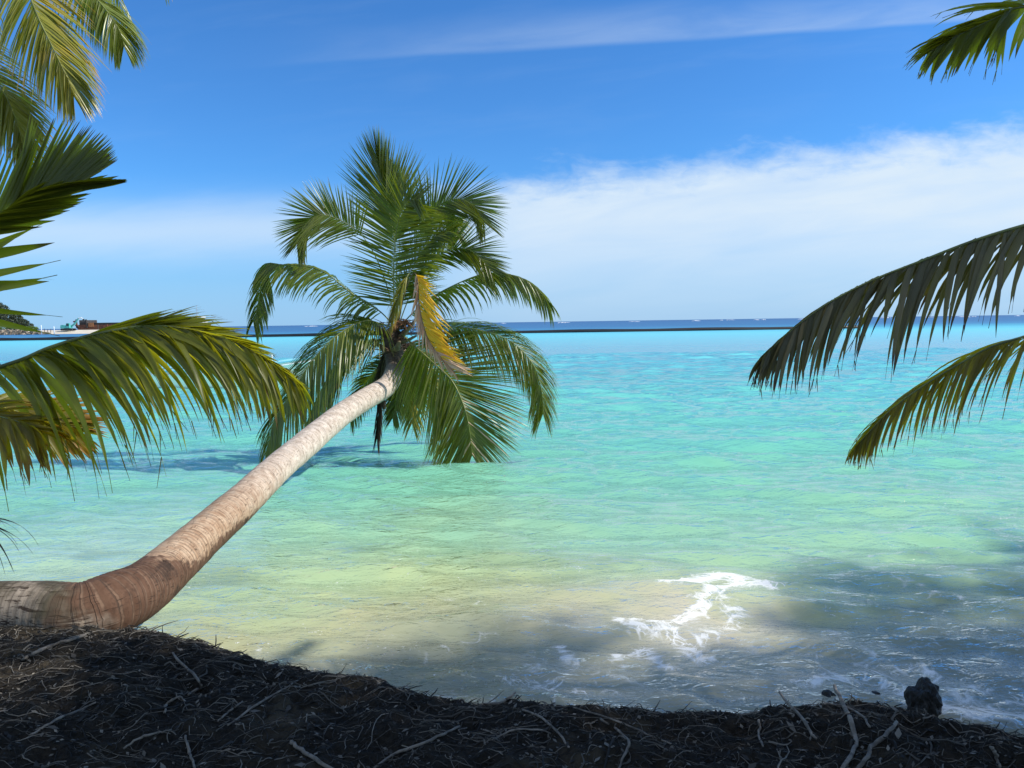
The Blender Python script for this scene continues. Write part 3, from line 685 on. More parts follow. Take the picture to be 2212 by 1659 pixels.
fr([(878, 610, 10.9), (905, 520, 11.0), (945, 462, 11.1), (972, 478, 11.2), (986, 512, 11.2)], n=56, leaf=.5, ang=(55, 25), up=(0, -1, .4), lift=0, droop=.4, seed=15, wid=.026, start=.4)
fr([(885, 640, 10.6), (920, 577, 10.5), (966, 541, 10.4), (1008, 538, 10.3), (1037, 558, 10.25), (1062, 586, 10.2)], n=64, leaf=.6, ang=(52, 22), up=(0, -1, .3), lift=4, droop=.15, seed=16, wid=.028, start=.3, sidedroop=(.35, .08))
fr([(851, 640, 10.3), (851, 560, 10.05), (860, 480, 9.9), (880, 436, 9.75), (905, 430, 9.65)], n=84, leaf=.70, L=(.95, 1.0, .35), ang=(84, 50), up=(0.1, -1, .2), lift=-10, droop=.05, seed=17, wid=.034, start=.14, jit=4)
fr([(872, 640, 10.5), (893, 575, 10.3), (930, 520, 10.15), (968, 500, 10.0)], n=60, leaf=.62, L=(.9, 1.0, .5), ang=(62, 28), up=(0, -.7, .7), lift=-6, droop=.35, seed=19, wid=.028, start=.22)
# low, broken and drooping fronds
fr([(820, 672, 10.5), (764, 637, 10.4), (704, 590, 10.3), (657, 574, 10.25), (612, 572, 10.2), (578, 573, 10.2), (565, 610, 10.2), (556, 660, 10.2), (547, 698, 10.2)], n=84, leaf=.60, L=(.7, 1.0, .62), ang=(62, 25), up=(.2, -.6, .9), lift=-25, droop=1.1, seed=23, wid=.034, start=.10, miss=.04, rib=.014)
fr([(900, 668, 10.6), (946, 634, 10.5), (1020, 599, 10.4), (1067, 590, 10.35), (1112, 596, 10.3), (1150, 615, 10.3), (1182, 648, 10.3)], n=72, leaf=.58, L=(.7, 1.0, .7), ang=(62, 22), up=(0, -.6, .9), lift=-25, droop=1.1, seed=24, wid=.036, start=.10, miss=.10, rib=.014)
fr([(825, 700, 10.3), (785, 694, 10.1), (726, 726, 9.9), (672, 782, 9.8), (628, 852, 9.75), (594, 905, 9.75), (573, 984, 9.8)], n=110, leaf=.98, L=(.7, 1.0, .5), ang=(62, 25), up=(-.3, -.7, .8), lift=-14, droop=.7, seed=25, wid=.032, start=.14, rib=.016)
fr([(815, 736, 10.8), (775, 742, 11.0), (730, 780, 11.1), (690, 850, 11.2), (664, 915, 11.2)], n=96, leaf=.9, L=(.7, 1.0, .6), ang=(62, 25), up=(-.3, -.5, 1), lift=-20, droop=.8, seed=26, wid=.03, start=.18, rib=.015)
fr([(900, 706, 10.5), (973, 706, 10.4), (1035, 713, 10.3), (1102, 737, 10.25), (1150, 785, 10.2), (1170, 845, 10.2), (1173, 895, 10.2)], n=104, leaf=.8, L=(.8, 1.0, .5), ang=(60, 25), up=(.2, -.7, .9), lift=-12, droop=.75, seed=27, wid=.028, start=.16, rib=.015)
fr([(890, 742, 10.3), (930, 778, 10.1), (976, 822, 9.95), (1003, 880, 9.9), (1015, 935, 9.95), (1020, 985, 10.0)], n=110, leaf=1.15, L=(.7, 1.0, .42), ang=(64, 28), up=(.25, -1, .1), lift=-4, droop=.10, seed=28, wid=.032, start=.16, rib=.016, mat=[LEAF, LEAF_DRY], mats=lambda si, e: 1 if (e > .55 and rnd.random() < .04) else 0)
fr([(876, 770, 10.95), (890, 815, 11.1), (893, 860, 11.2), (890, 915, 11.2)], n=64, leaf=.55, L=(.8, 1.0, .6), ang=(55, 22), up=(0, -1, .2), lift=-5, droop=.3, seed=29, wid=.03, start=.14, mat=LEAF_GOLD)
fr([(880, 770, 11.0), (920, 800, 11.3), (950, 850, 11.5), (955, 905, 11.5)], n=60, leaf=.6, ang=(55, 25), up=(0, -1, .3), lift=-5, droop=.4, seed=30, wid=.03, start=.14)
fr([(838, 770, 10.9), (806, 805, 11.1), (780, 850, 11.2), (757, 905, 11.2)], n=60, leaf=.55, ang=(55, 25), up=(0, -1, .5), lift=-8, droop=.6, seed=31, wid=.028, start=.14)
fr([(856, 790, 10.9), (858, 850, 11.05), (848, 905, 11.1)], n=54, leaf=.5, ang=(50, 25), up=(0, -1, .2), lift=-5, droop=.4, seed=32, wid=.028, start=.1)
# broken yellow frond hanging in front, dry on one side
fr([(872, 640, 10.2), (892, 592, 10.0), (902, 606, 9.9), (906, 660, 9.85), (921, 722, 9.8), (949, 768, 9.75), (985, 806, 9.7)], n=50, leaf=.56, L=(.35, 1.0, .5), ang=(34, 16), up=(0, -1, .1), lift=10, droop=.2, seed=33, wid=.034, jit=6, start=.36, rib=.014,
   mat=[LEAF_YELLOW, LEAF_DRY], mats=lambda si, e: (1 if si == 0 else (0 if (e < .72 or rnd.random() < .5) else 1)), ribmat=RIB_OLD, label='bright yellow broken frond, dry and pinkish along one side', sideang=((15, 9), (46, 30)), side_scale=(.68, 1.0), end=.97)
fr([(868, 640, 10.1), (884, 592, 9.95), (872, 612, 9.85), (858, 650, 9.8), (846, 690, 9.8)], n=26, leaf=.38, L=(.6, 1.0, .6), ang=(16, 8), up=(0, -1, .1), lift=0, droop=.4, seed=34, wid=.018, start=.5, label='pale withered strips hanging beside the yellow frond', mat=LEAF_GOLD)
fr([(826, 790, 10.8), (822, 860, 10.9), (815, 945, 11.0)], n=40, leaf=.42, L=(.6, 1.0, .8), ang=(13, 8), up=(0, -1, .1), lift=0, droop=.5, seed=35, wid=.03, start=.1, mat=LEAF_DEAD, ribmat=RIB_OLD, label='dead brown frond hanging straight down into the water')
# leaf bases, fibre and flower stalks round the crown
rb = random.Random(4)
for k_ in range(11):
    a = rb.uniform(0, 6.28); c0 = P(850, 735, 10.65); dirv = Vector((math.cos(a), math.sin(a), rb.uniform(.1, .9))).normalized()
    mb = MB(); p0 = c0 + Vector((math.cos(a) * .08, math.sin(a) * .08, rb.uniform(-.25, .1)))
    mb.tube([p0 - dirv * .05, p0 + dirv * .1, p0 + dirv * .24, p0 + dirv * .42 + Vector((0, 0, .03))], [.075, .065, .04, .024], 8, flat=.55)
    mb.build('leaf_base', FIBRE if k_ % 2 else RIB_OLD, palm, smooth=True)
mb = MB()
for k_ in range(170):
    a = rb.uniform(0, 6.28); zz = rb.uniform(-.18, .26); p = P(850, 735, 10.65) + Vector((math.cos(a) * .13, math.sin(a) * .13, zz)); pts = [p]
    d = Vector((math.cos(a), math.sin(a), rb.uniform(-.6, .8)))
    for s_ in range(4): p = p + d * rb.uniform(.03, .07); d = (d + Vector((rb.gauss(0, .4), rb.gauss(0, .4), rb.gauss(-.2, .4)))).normalized(); pts.append(p)
    mb.tube(pts, [.005, .0045, .004, .003, .002], 4, cap=False)
mb.build('crown_fibre', FIBRE, palm)
for k_ in range(4):
    a = -1.2 + .8 * k_; p0 = P(852, 715, 10.5); mb = MB()
    mb.tube([p0, p0 + Vector((math.cos(a) * .12, math.sin(a) * .2, .12)), p0 + Vector((math.cos(a) * .25, math.sin(a) * .35, .1))], [.016, .012, .006], 6)
    for q in range(14):
        e = p0 + Vector((math.cos(a) * .17, math.sin(a) * .26, .12)); f_ = e + Vector((rb.gauss(0, .1), rb.gauss(0, .08), rb.uniform(-.14, .05)))
        mb.tube([e, (e + f_) / 2 + Vector((0, 0, .02)), f_], [.006, .006, .004], 5)
    mb.build('flower_stalk', simple('flower_stalk', (0.26, 0.11, 0.05), 0.8, 0.4, 20), palm)

# ------------------------------------------------------------------ tall palm at the upper left
HB = P(-130, -150, 8.2)
tp = empty('tall_palm', (-7.0, 4.1, 0.40)); tag(tp, 'tall palm whose sunlit golden green fronds hang into the upper left corner', 'palm tree')
BARK2 = simple('grey_palm_bark', (0.30, 0.24, 0.18), 0.85, 0.3, 12, bump=0.5)
trunk(tp, [(-7.0, 4.1, .30, .19), (-6.98, 4.5, 1.2, .15), (-6.9, 5.6, 3.0, .13), (-6.7, 7.2, 5.0, .12), (HB.x, HB.y - .1, HB.z - .15, .12), (HB.x, HB.y, HB.z + .1, .07)], 160, 20, mat=BARK2, seed=3)
def ft(pts, **kw): return frond(tp, kw.pop('mat', LEAF_GOLD), [HB] + path(pts), **kw)
ft([(0, -190, 7.8), (100, -110, 7.5), (180, -30, 7.3), (218, 8, 7.25), (244, 42, 7.2), (262, 75, 7.2), (268, 100, 7.2)], n=150, leaf=.56, L=(.8, 1.0, .38), ang=(60, 25), up=(.3, -.7, .8), lift=-15, droop=.9, seed=41, wid=.024, start=.12, jit=3.5, mat=LEAF_PALE)
ft([(-30, -150, 7.6), (30, -85, 7.2), (60, -20, 7.0), (82, 36, 6.9), (106, 86, 6.85), (130, 136, 6.8), (148, 174, 6.8), (160, 208, 6.8)], n=170, leaf=.74, L=(.8, 1.0, .32), ang=(50, 18), up=(.3, -1, .3), lift=-10, droop=.5, seed=42, wid=.024, start=.12, jit=3.5)
ft([(-110, 0, 7.7), (-50, 110, 7.4), (0, 186, 7.3), (22, 228, 7.3), (40, 276, 7.3), (50, 322, 7.3)], n=150, leaf=.60, L=(.8, 1.0, .4), ang=(50, 18), up=(.3, -1, .3), lift=-10, droop=.5, seed=43, wid=.024, start=.16, jit=3.5)
for k_, (dx, dy, dz) in enumerate([(-1.6, .6, .6), (-.8, 1.8, .8), (.6, 1.7, 1.0), (-1.4, -1.0, .8), (.2, -.8, 1.6), (1.3, .9, 1.2), (-.2, .5, 2.0)]):
    frond(tp, LEAF_GOLD, [HB, HB + Vector((dx * .5, dy * .5, dz * .8 + .3)), HB + Vector((dx, dy, dz * .8)), HB + Vector((dx * 1.35, dy * 1.35, dz * .4 - .5))], n=60, leaf=.6, droop=.8, lift=-10, seed=60 + k_, wid=.03)

# ------------------------------------------------------------------ young palm on the left, close by
HY = Vector((-3.55, 2.75, 1.55))
yp = empty('young_palm', (-3.75, 2.6, 0.42)); tag(yp, 'young palm on the left, its green arching frond crossing before the boat', 'palm tree')
trunk(yp, [(-3.78, 2.55, .25, .15), (-3.74, 2.6, .6, .13), (-3.65, 2.7, 1.1, .11), (HY.x, HY.y, HY.z, .09), (HY.x + .02, HY.y, HY.z + .12, .05)], 60, 20, mat=BARK2, seed=4)
def fy(pts, **kw): return frond(yp, kw.pop('mat', LEAF_NEAR), [HY] + path(pts), **kw)
# big arching frond
fy([(-520, 900, 2.75), (-200, 850, 2.72), (21, 787, 2.7), (104, 753, 2.7), (191, 726, 2.7), (277, 709, 2.7), (347, 704, 2.72), (433, 716, 2.74), (516, 744, 2.76), (592, 788, 2.8), (634, 822, 2.82)],
   n=136, leaf=.58, L=(1.0, 1.0, .26), ang=(64, 26), up=(.15, -.75, 1), lift=-18, droop=.85, seed=51, wid=.033, start=.13, rib=.017, segs=9, jit=9, tendril=.2, sidedroop=(1.30, .16), sideang=((58, 16), (34, 12)), side_scale=(1.0, .50), sidestart=(0, .44), twist=.5)
# fan tipped frond seen from below
fy([(-520, 640, 2.6), (-200, 545, 2.52), (0, 462, 2.5), (43, 434, 2.5), (86, 414, 2.5), (125, 402, 2.5), (152, 396, 2.5), (182, 391, 2.5)],
   n=72, leaf=.30, L=(.95, 1.0, .42), ang=(40, 14), up=(0, -1, -.2), lift=2, droop=.0, seed=52, wid=.017, start=.30, rib=.010, segs=5, jit=.7, twist=.10, sideang=((17, 5), (37, 16)), side_scale=(.95, 1.0), side_wid=(2.3, 1.0), sideend=(.80, 1), ljit=.25, end=.94)
# leaflets reaching in from a frond outside the frame
fy([(-560, 840, 2.75), (-300, 790, 2.7), (-160, 735, 2.65), (-110, 650, 2.6), (-95, 560, 2.6), (-92, 500, 2.6)],
   n=22, leaf=.36, L=(.9, 1.0, .8), ang=(82, 55), up=(0, -1, .1), lift=0, droop=-.02, seed=53, wid=.040, start=.45, segs=7, jit=7, twist=.4, rib=.012, tendril=.2)
# small yellowing frond lower and further off
fy([(-600, 930, 3.2), (-200, 870, 3.9), (-40, 872, 4.2), (50, 892, 4.3), (120, 912, 4.35), (160, 926, 4.4)], n=60, leaf=.36, L=(.9, 1.0, .5), ang=(40, 16), up=(0, -1, .6), lift=-4, droop=.2, seed=54, wid=.035, start=.5, mat=LEAF_AGED, rib=.01)
# lower frond whose leaflets hang at the left edge
fy([(-500, 900, 2.6), (-220, 880, 2.5), (-60, 890, 2.45), (20, 905, 2.45), (75, 925, 2.45)], n=22, leaf=.28, L=(.9, 1.0, .5), ang=(60, 30), up=(.1, -.8, 1), lift=-20, droop=1.1, seed=55, wid=.032, start=.45, segs=7, jit=9, tendril=.2, mat=LEAF_AGED, rib=.01)
# withered strands
fy([(-420, 1030, 2.6), (-160, 1075, 2.55), (-70, 1110, 2.55), (-25, 1135, 2.55)], n=7, leaf=.24, ang=(30, 12), up=(0, -1, .4), lift=-10, droop=1.2, seed=56, wid=.006, start=.72, segs=8, mat=LEAF_DEAD, rib=.004, label='few thin withered strands drooping at the left edge')
for k_, (dx, dy, dz) in enumerate([(-1.3, .5, .9), (-.9, -1.0, 1.0), (.4, -1.3, 1.0), (-.5, 1.4, 1.1), (-.2, .1, 1.6)]):
    frond(yp, LEAF_NEAR, [HY, HY + Vector((dx * .5, dy * .5, dz * .9 + .2)), HY + Vector((dx, dy, dz)), HY + Vector((dx * 1.5, dy * 1.5, dz * .3))], n=46, leaf=.5, droop=.7, lift=-10, seed=70 + k_, wid=.04)

# ------------------------------------------------------------------ palm on the right, close by
HR = P(2950, 520, 3.3)
rp_ = empty('drooping_palm', (HR.x + .25, 2.55, 0.40)); tag(rp_, 'palm on the right with dull drooping fronds and frayed brown leaf tips', 'palm tree')
trunk(rp_, [(HR.x + .27, 2.5, .25, .17), (HR.x + .25, 2.6, .7, .14), (HR.x + .12, 3.0, 1.5, .12), (HR.x, HR.y, HR.z, .10), (HR.x - .02, HR.y, HR.z + .12, .05)], 80, 20, mat=BARK2, seed=5)
def fq(pts, **kw): return frond(rp_, kw.pop('mat', LEAF_OLD), [HR] + path(pts), **kw)
fq([(2700, 90, 3.15), (2420, 0, 3.0), (2212, 15, 2.9), (2168, 31, 2.88), (2108, 58, 2.86), (2062, 80, 2.85), (2022, 106, 2.85)], n=46, leaf=.30, L=(.9, 1.0, .40), ang=(34, 12), up=(0, -.9, .6), lift=-10, droop=.45, seed=81, wid=.030, start=.28, segs=7, jit=4, tendril=.2, rib=.010, mat=LEAF_NEAR, sideang=((30, 8), (38, 14)), twist=.3)
fq([(2760, 450, 3.1), (2480, 440, 2.95), (2330, 458, 2.9), (2212, 487, 2.85), (2101, 521, 2.85), (1992, 563, 2.85), (1883, 606, 2.85), (1792, 653, 2.85), (1724, 702, 2.85), (1684, 737, 2.85), (1655, 766, 2.85)],
   n=64, leaf=.42, L=(.9, 1.0, .30), ang=(62, 24), up=(0, -.6, 1), lift=-62, droop=.95, seed=82, wid=.032, start=.30, segs=9, jit=6, tendril=.2, rib=.013, twist=.35)
fq([(2740, 600, 3.3), (2480, 650, 3.2), (2330, 690, 3.15), (2212, 727, 3.1), (2137, 751, 3.1), (2064, 791, 3.1), (1992, 835, 3.1), (1922, 887, 3.1), (1878, 932, 3.1), (1850, 964, 3.1)],
   n=84, leaf=.34, L=(.9, 1.0, .26), ang=(48, 20), up=(0, -.6, 1), lift=-52, droop=.8, seed=83, wid=.018, start=.28, segs=8, jit=6, tendril=.2, rib=.011, mat=LEAF_AGED)
for k_, (dx, dy, dz) in enumerate([(1.3, .5, .9), (.9, -1.0, 1.0), (-.3, -1.3, 1.1), (.1, .2, 1.7)]):
    frond(rp_, LEAF_OLD, [HR, HR + Vector((dx * .5, dy * .5, dz * .9 + .2)), HR + Vector((dx, dy, dz)), HR + Vector((dx * 1.5, dy * 1.5, dz * .3))], n=46, leaf=.5, droop=.7, lift=-10, seed=90 + k_, wid=.04)

# ------------------------------------------------------------------ shade tree over the bank (stands behind the view, its crown overhead)
st_ = empty('shade_tree', (2.2, -3.6, 0.6)); tag(st_, 'broad leafy tree behind the bank whose crown overhead shades the roots', 'tree')
trunk(st_, [(2.2, -3.6, .5, .42), (2.15, -3.4, 2.0, .33), (2.0, -2.6, 4.0, .28), (3.4, -1.0, 5.2, .22), (5.6, 1.0, 6.3, .15), (7.6, 2.4, 7.0, .07)], 90, 20, mat=BARK2, seed=6)
for k_, (a, b_) in enumerate([((2.6, -1.9, 4.6), (3.6, 1.6, 6.4)), ((4.4, -.1, 5.7), (10.4, 3.0, 6.6)), ((5.6, .9, 6.3), (6.4, 3.8, 6.8)), ((2.0, -2.6, 4.2), (-.8, -2.2, 6.0)), ((2.05, -2.0, 4.6), (5.0, -1.2, 6.2))]):
    a = Vector(a); b_ = Vector(b_); mb = MB(); mid = (a + b_) / 2 + Vector((0, 0, .4)); mb.tube([a, mid, b_], [.14, .09, .04], 8); mb.build('branch', BARK2, st_, smooth=True)
SHX, SHY = SUN.x / SUN.z, SUN.y / SUN.z
rs2 = np.random.RandomState(5)
BROAD = leaf_mat('broad_leaf', (0.03, 0.06, 0.012), (0.06, 0.10, 0.02), (0.08, 0.09, 0.02), (0.10, 0.16, 0.02), 0.97, tf=0.15)
def holes(dep, px, py):  # gaps cut in both crowns where sun patches are wanted
    dep = dep * (1 - np.exp(-(((px + 2.9) / .80) ** 4 + ((py - 2.97) / .46) ** 4)))
    dep = dep * (1 - .7 * np.exp(-(((px + 3.05) / .40) ** 4 + ((py - 3.62) / .18) ** 4)))
    return dep * (1 - np.exp(-(((px - 1.12 - .35 * (py - 4.7)) / .62) ** 4 + ((py - 4.85) / .72) ** 4)))
def depth_bank(px, py):
    """thickness of the low crown, told by the ground it shades"""
    b = py - np.interp(px, RX, RY)
    return holes(3.2 * sstep(-0.10, -0.6, b + .25 * fbm(px * 2, py * 2, 2, 76)), px, py) * sstep(-6.5, -4, px)
def depth_water(px, py):
    """thickness of the tall crown: thin and ragged over the water"""
    lim = np.interp(px, [-6, -2.6, -1.9, -1.4, -.9, .2, .8, 1.5, 2.2, 4.2, 6], [3.1, 3.2, 3.4, 3.6, 4.1, 4.5, 4.4, 4.5, 5.4, 6.2, 5.9])
    dep = (1.1 + 1.2 * fbm(px * .9, py * .9, 3, 78)) * sstep(lim + .45, lim - .3, py + 0.38 * fbm(px * 1.3, py * 1.3, 3, 77)) * sstep(-3.2, -1.6, px)
    dep = dep + 1.1 * sstep(1.5, 2.3, px) * sstep(5.0, 4.4, py)
    return holes(np.clip(dep, 0, 3.4), px, py)
def crown(e, fn, box, n, z0, z1, lmin, lmax, dmax=3.4):
    mb = MB(); gx = rs2.uniform(box[0], box[1], n); gy = rs2.uniform(box[2], box[3], n); keep = rs2.rand(n) < fn(gx, gy) / dmax
    gx, gy = gx[keep], gy[keep]; zc = rs2.uniform(z0, z1, len(gx)) + 0.5 * np.sin(gx * 1.7) * np.cos(gy * 1.3)
    for x_, y_, z_ in zip(gx, gy, zc):
        p = Vector((x_ + SHX * z_, y_ + SHY * z_, z_)); d = Vector(rs2.normal(0, 1, 3)); d.z *= .5; d.normalize()
        w = d.cross(Vector(rs2.normal(0, .5, 3)) + Vector((0, 0, 1))).normalized(); l = rs2.uniform(lmin, lmax); ww = l * .33
        mb.add([p, p + d * l * .5 + w * ww, p + d * l, p + d * l * .5 - w * ww], [(0, 1, 2, 3)], [(.5, 0), (1, .5), (.5, 1), (0, .5)])
    mb.build('crown', BROAD, e)
crown(st_, depth_bank, (-6.5, 6, -2.2, 5), 110000, 5.6, 7.8, .08, .16)
tt_ = empty('added_tall_shade_tree', (19.5, -2.0, 0.5)); tag(tt_, 'unseen tall leafy tree added down the shore to the right, its ragged crown shading the near water', 'tree')  # unseen, added so the shade on the water gets soft edges
trunk(tt_, [(19.5, -2.0, .3, .45), (19.3, -1.6, 4, .36), (18.9, -.4, 8.5, .30), (18.4, 1.6, 12, .2), (18.3, 3.0, 14.5, .1)], 90, 20, mat=BARK2, seed=8)
for b_ in ((15.8, 2.6, 14.6), (20.6, 3.4, 15), (17.2, 1.2, 15.5), (19.4, 3.2, 16.0)):
    mb = MB(); a = Vector((18.7, .2, 10)); b_ = Vector(b_); mb.tube([a, (a + b_) / 2 + Vector((0, 0, .5)), b_], [.16, .1, .04], 8); mb.build('branch', BARK2, tt_, smooth=True)
crown(tt_, depth_water, (-3.2, 6, 2.6, 7.2), 42000, 14.0, 17.5, .10, .20)

# ------------------------------------------------------------------ rocks by the bank
def rock(name, c, size, seed, mat, sub=4):
    import bmesh
    bm = bmesh.new(); bmesh.ops.create_icosphere(bm, subdivisions=sub, radius=1.0)
    from mathutils import noise as mn
    for v in bm.verts:
        n = v.co.normalized(); s_ = 1 + 0.38 * mn.noise(n * 1.3 + Vector((seed, 0, 0))) + 0.22 * mn.noise(n * 3.1 + Vector((0, seed, 0))) + 0.10 * mn.noise(n * 8 + Vector((0, 0, seed)))
        v.co = Vector((n.x * size[0], n.y * size[1], n.z * size[2])) * s_
    me = bpy.data.meshes.new(name); bm.to_mesh(me); bm.free()
    o = obj(name, me, mat); o.location = c
    return o
ROCK = simple('wet_black_rock', (0.007, 0.007, 0.006), 0.6, 0.4, 20, bump=0.9)
q = G(1997, 1535)
tag(rock('rock', (q.x, q.y, .04), (.078, .07, .105), 3.3, ROCK), 'jagged black rock standing in the surf beside the bank', 'rock')
q = G(1785, 1502); tag(rock('rock', (q.x, q.y, -.025), (.05, .05, .045), 7.7, ROCK, 3), 'small wet dark stone awash in foam behind the rim', 'rock')
q = G(1885, 1500); tag(rock('rock', (q.x, q.y, -.035), (.06, .05, .045), 5.1, ROCK, 3), 'low dark stone nearly covered by water, between the small stone and the black rock', 'rock')

# ------------------------------------------------------------------ floating pipe
PIPE = simple('black_pipe', (0.012, 0.013, 0.015), 0.5, 0.3, 0.4)
mb = MB(); pp = []
for i in range(60):
    u_ = -420 + (1856 + 420) * i / 59; hv = 697 - .0145 * (u_ - 1106)
    g = G(u_, hv + 23.2, 0.0); pp.append((g.x, g.y, 0.10 + .05 * math.sin(i * .9)))
mb.tube(pp, [.40 if i > 14 else .40 + .025 * (14 - i) * (i < 12) * .6 for i in range(60)], 12)
tag(mb.build('floating_pipe', PIPE, smooth=True), 'long black pipe floating level across the turquoise water', 'pipe')

# ------------------------------------------------------------------ moored boat
HULL = simple('pale_green_hull', (0.80, 0.88, 0.76), 0.45, 0.06, 1.2)
WHITE = simple('white_paint', (0.78, 0.80, 0.78), 0.45, 0.1, 2)
BLUE = simple('blue_paint', (0.30, 0.66, 0.80), 0.45, 0.15, 2)
DARKB = simple('dark_paint', (0.02, 0.06, 0.06), 0.5, 0.2, 2)
A_, B_ = G(200, 835), G(690, 832)
boat = empty('moored_boat', (A_ + B_) / 2); tag(boat, 'pale green wooden boat with blue rim moored behind the arching frond', 'boat')
ax = (B_ - A_); LB = ax.length; ax.normalize(); nx_ = Vector((-ax.y, ax.x, 0))
ns = 40; ring_ = []; half = []; sheer = []
for i in range(ns + 1):
    q = i / ns
    wd = 0.80 * (1 - (abs(q - .42) / .58) ** 2.6 if q > .42 else 1 - .35 * ((.42 - q) / .42) ** 2)
    wd = max(wd, .015); half.append(wd); sheer.append(.52 + .42 * max(0, (q - .45) / .55) ** 2.0 + .10 * max(0, (.3 - q) / .3) ** 2)
prof = [(0.0, -.30), (.45, -.27), (.80, -.12), (.94, .15), (1.0, 1.0)]
mb = MB(); vs = []; fs = []
for i in range(ns + 1):
    q = i / ns; rake = .35 * max(0, (q - .8) / .2) ** 2
    for sd in (-1, 1):
        for a, zf in (prof if sd == 1 else prof):
            zz = zf * sheer[i] if zf > 0 else zf * (1 - .8 * q ** 4)
            vs.append(A_ + ax * (LB * q + rake * max(0, zf) - rake * .3) + nx_ * (sd * a * half[i]) + Vector((0, 0, zz)))
for i in range(ns):
    for s_ in range(2):
        for j in range(4):
            a = i * 10 + s_ * 5 + j; f_ = (a, a + 1, a + 11, a + 10); fs.append(f_ if s_ else f_[::-1])
fs.append((4, 3, 2, 1, 0)); fs.append((5, 6, 7, 8, 9)); fs.append((0, 5, 9, 4))
mb.add(vs, fs); mb.build('hull', HULL, boat, smooth=True)
def along_rail(h_off, w_off, q0, q1, sd, n=30):
    r_ = []
    for k_ in range(n):
        q = q0 + (q1 - q0) * k_ / (n - 1); i = min(int(q * ns), ns - 1); f_ = q * ns - i
        hw_ = half[i] * (1 - f_) + half[i + 1] * f_; sh = sheer[i] * (1 - f_) + sheer[i + 1] * f_; rake = .35 * max(0, (q - .8) / .2) ** 2 * .7
        r_.append(A_ + ax * (LB * q + rake) + nx_ * sd * (hw_ + w_off) + Vector((0, 0, sh + h_off)))
    return r_
for sd in (-1, 1):
    mb = MB(); mb.tube(along_rail(.02, .01, 0, 1, sd), [.045] * 30, 6); mb.build('gunwale', BLUE, boat, smooth=True)
    mb = MB(); mb.tube(along_rail(-.10, .02, 0, .97, sd), [.028] * 30, 6); mb.build('rubbing_strake', WHITE, boat, smooth=True)
for q in (.2, .42, .62):
    i = int(q * ns); c = A_ + ax * LB * q; mb = MB(); mb.box((c.x, c.y, sheer[i] - .12), (.26, half[i] * 1.92, .04), math.atan2(ax.y, ax.x)); mb.build('seat', WHITE, boat)
c = A_ + ax * LB * .8; mb = MB(); mb.tube([c + Vector((0, 0, .5)), c + Vector((0, 0, .98))], [.035, .03], 8); mb.build('mooring_post', WHITE, boat)
mb = MB(); fc = along_rail(-.2, .09, .13, .15, -1, 2); mb.tube([fc[0] + Vector((0, 0, .1)), fc[0] + Vector((0, 0, .02)), fc[0] + Vector((0, 0, -.2)), fc[0] + Vector((0, 0, -.3))], [.03, .10, .10, .04], 10); mb.build('fender', DARKB, boat, smooth=True)
c = A_ + ax * (LB * .30); mb = MB(); mb.box((c.x, c.y, .40), (1.6, 1.2, .05), math.atan2(ax.y, ax.x)); mb.build('deck', WHITE, boat)

# ------------------------------------------------------------------ far islet, sand spit, barge
SAND = simple('white_sand', (0.62, 0.55, 0.44), 0.9, 0.12, 0.2)
DI = 272.0; S1 = DI / FPX
def far(u_, dy=0.0, z=0.0):
    """a point at the far shore, dy metres further off"""
    d = ray(u_, 715); k_ = (DI + dy) / d.y; return Vector((d.x * k_, DI + dy, z))
nx2, ny2 = 120, 24; Xs = np.zeros((ny2, nx2)); Ys = np.zeros_like(Xs); Zs = np.zeros_like(Xs)
for j in range(ny2):
    for i in range(nx2):
        u_ = -520 + (470 + 520) * i / (nx2 - 1); g = far(u_, -4 + 46 * j / (ny2 - 1)); Xs[j, i], Ys[j, i] = g.x, g.y
        q = j / (ny2 - 1); fade = min(1, (470 - u_) / 150, (u_ + 520) / 80)
        Zs[j, i] = -0.6 + 2.0 * max(0, fade) * float(sstep(0.02, .45, q)) * float(sstep(1.0, .7, q)) + .25 * float(vnoise(np.array([u_ / 30.]), np.array([q * 5]), 3)[0])
tag(obj('beach', grid_mesh('beach', Xs, Ys, Zs), SAND, smooth=True), kind='structure')
# rock revetment: loose boulders nobody could count from here
mb = MB(); rr = random.Random(8); STONE = root_mat('revetment_stone', (0.09, 0.075, 0.055), (0.40, 0.33, 0.25), .8)
for i in range(520):
    u_ = rr.uniform(-320, 104); q = rr.random(); g = far(u_, -5.5 + 4.5 * q); s_ = rr.uniform(.35, .75)
    hgt = (1.9 if u_ < 70 else 1.9 - 1.5 * (u_ - 70) / 34); z0 = -.1 + hgt * q
    vs = []
    for k_ in range(8):
        vs.append((g.x + s_ * ((k_ & 1) * 2 - 1) * rr.uniform(.5, 1), g.y + s_ * ((k_ >> 1 & 1) * 2 - 1) * rr.uniform(.5, 1), z0 + .7 * s_ * ((k_ >> 2) * 2 - 1) * rr.uniform(.5, 1)))
    mb.add(vs, [(0, 2, 3, 1), (4, 5, 7, 6), (0, 1, 5, 4), (1, 3, 7, 5), (3, 2, 6, 7), (2, 0, 4, 6)])
tag(mb.build('rubble', STONE), 'low bank of tan boulders along the islet shore', 'rubble', kind='stuff')

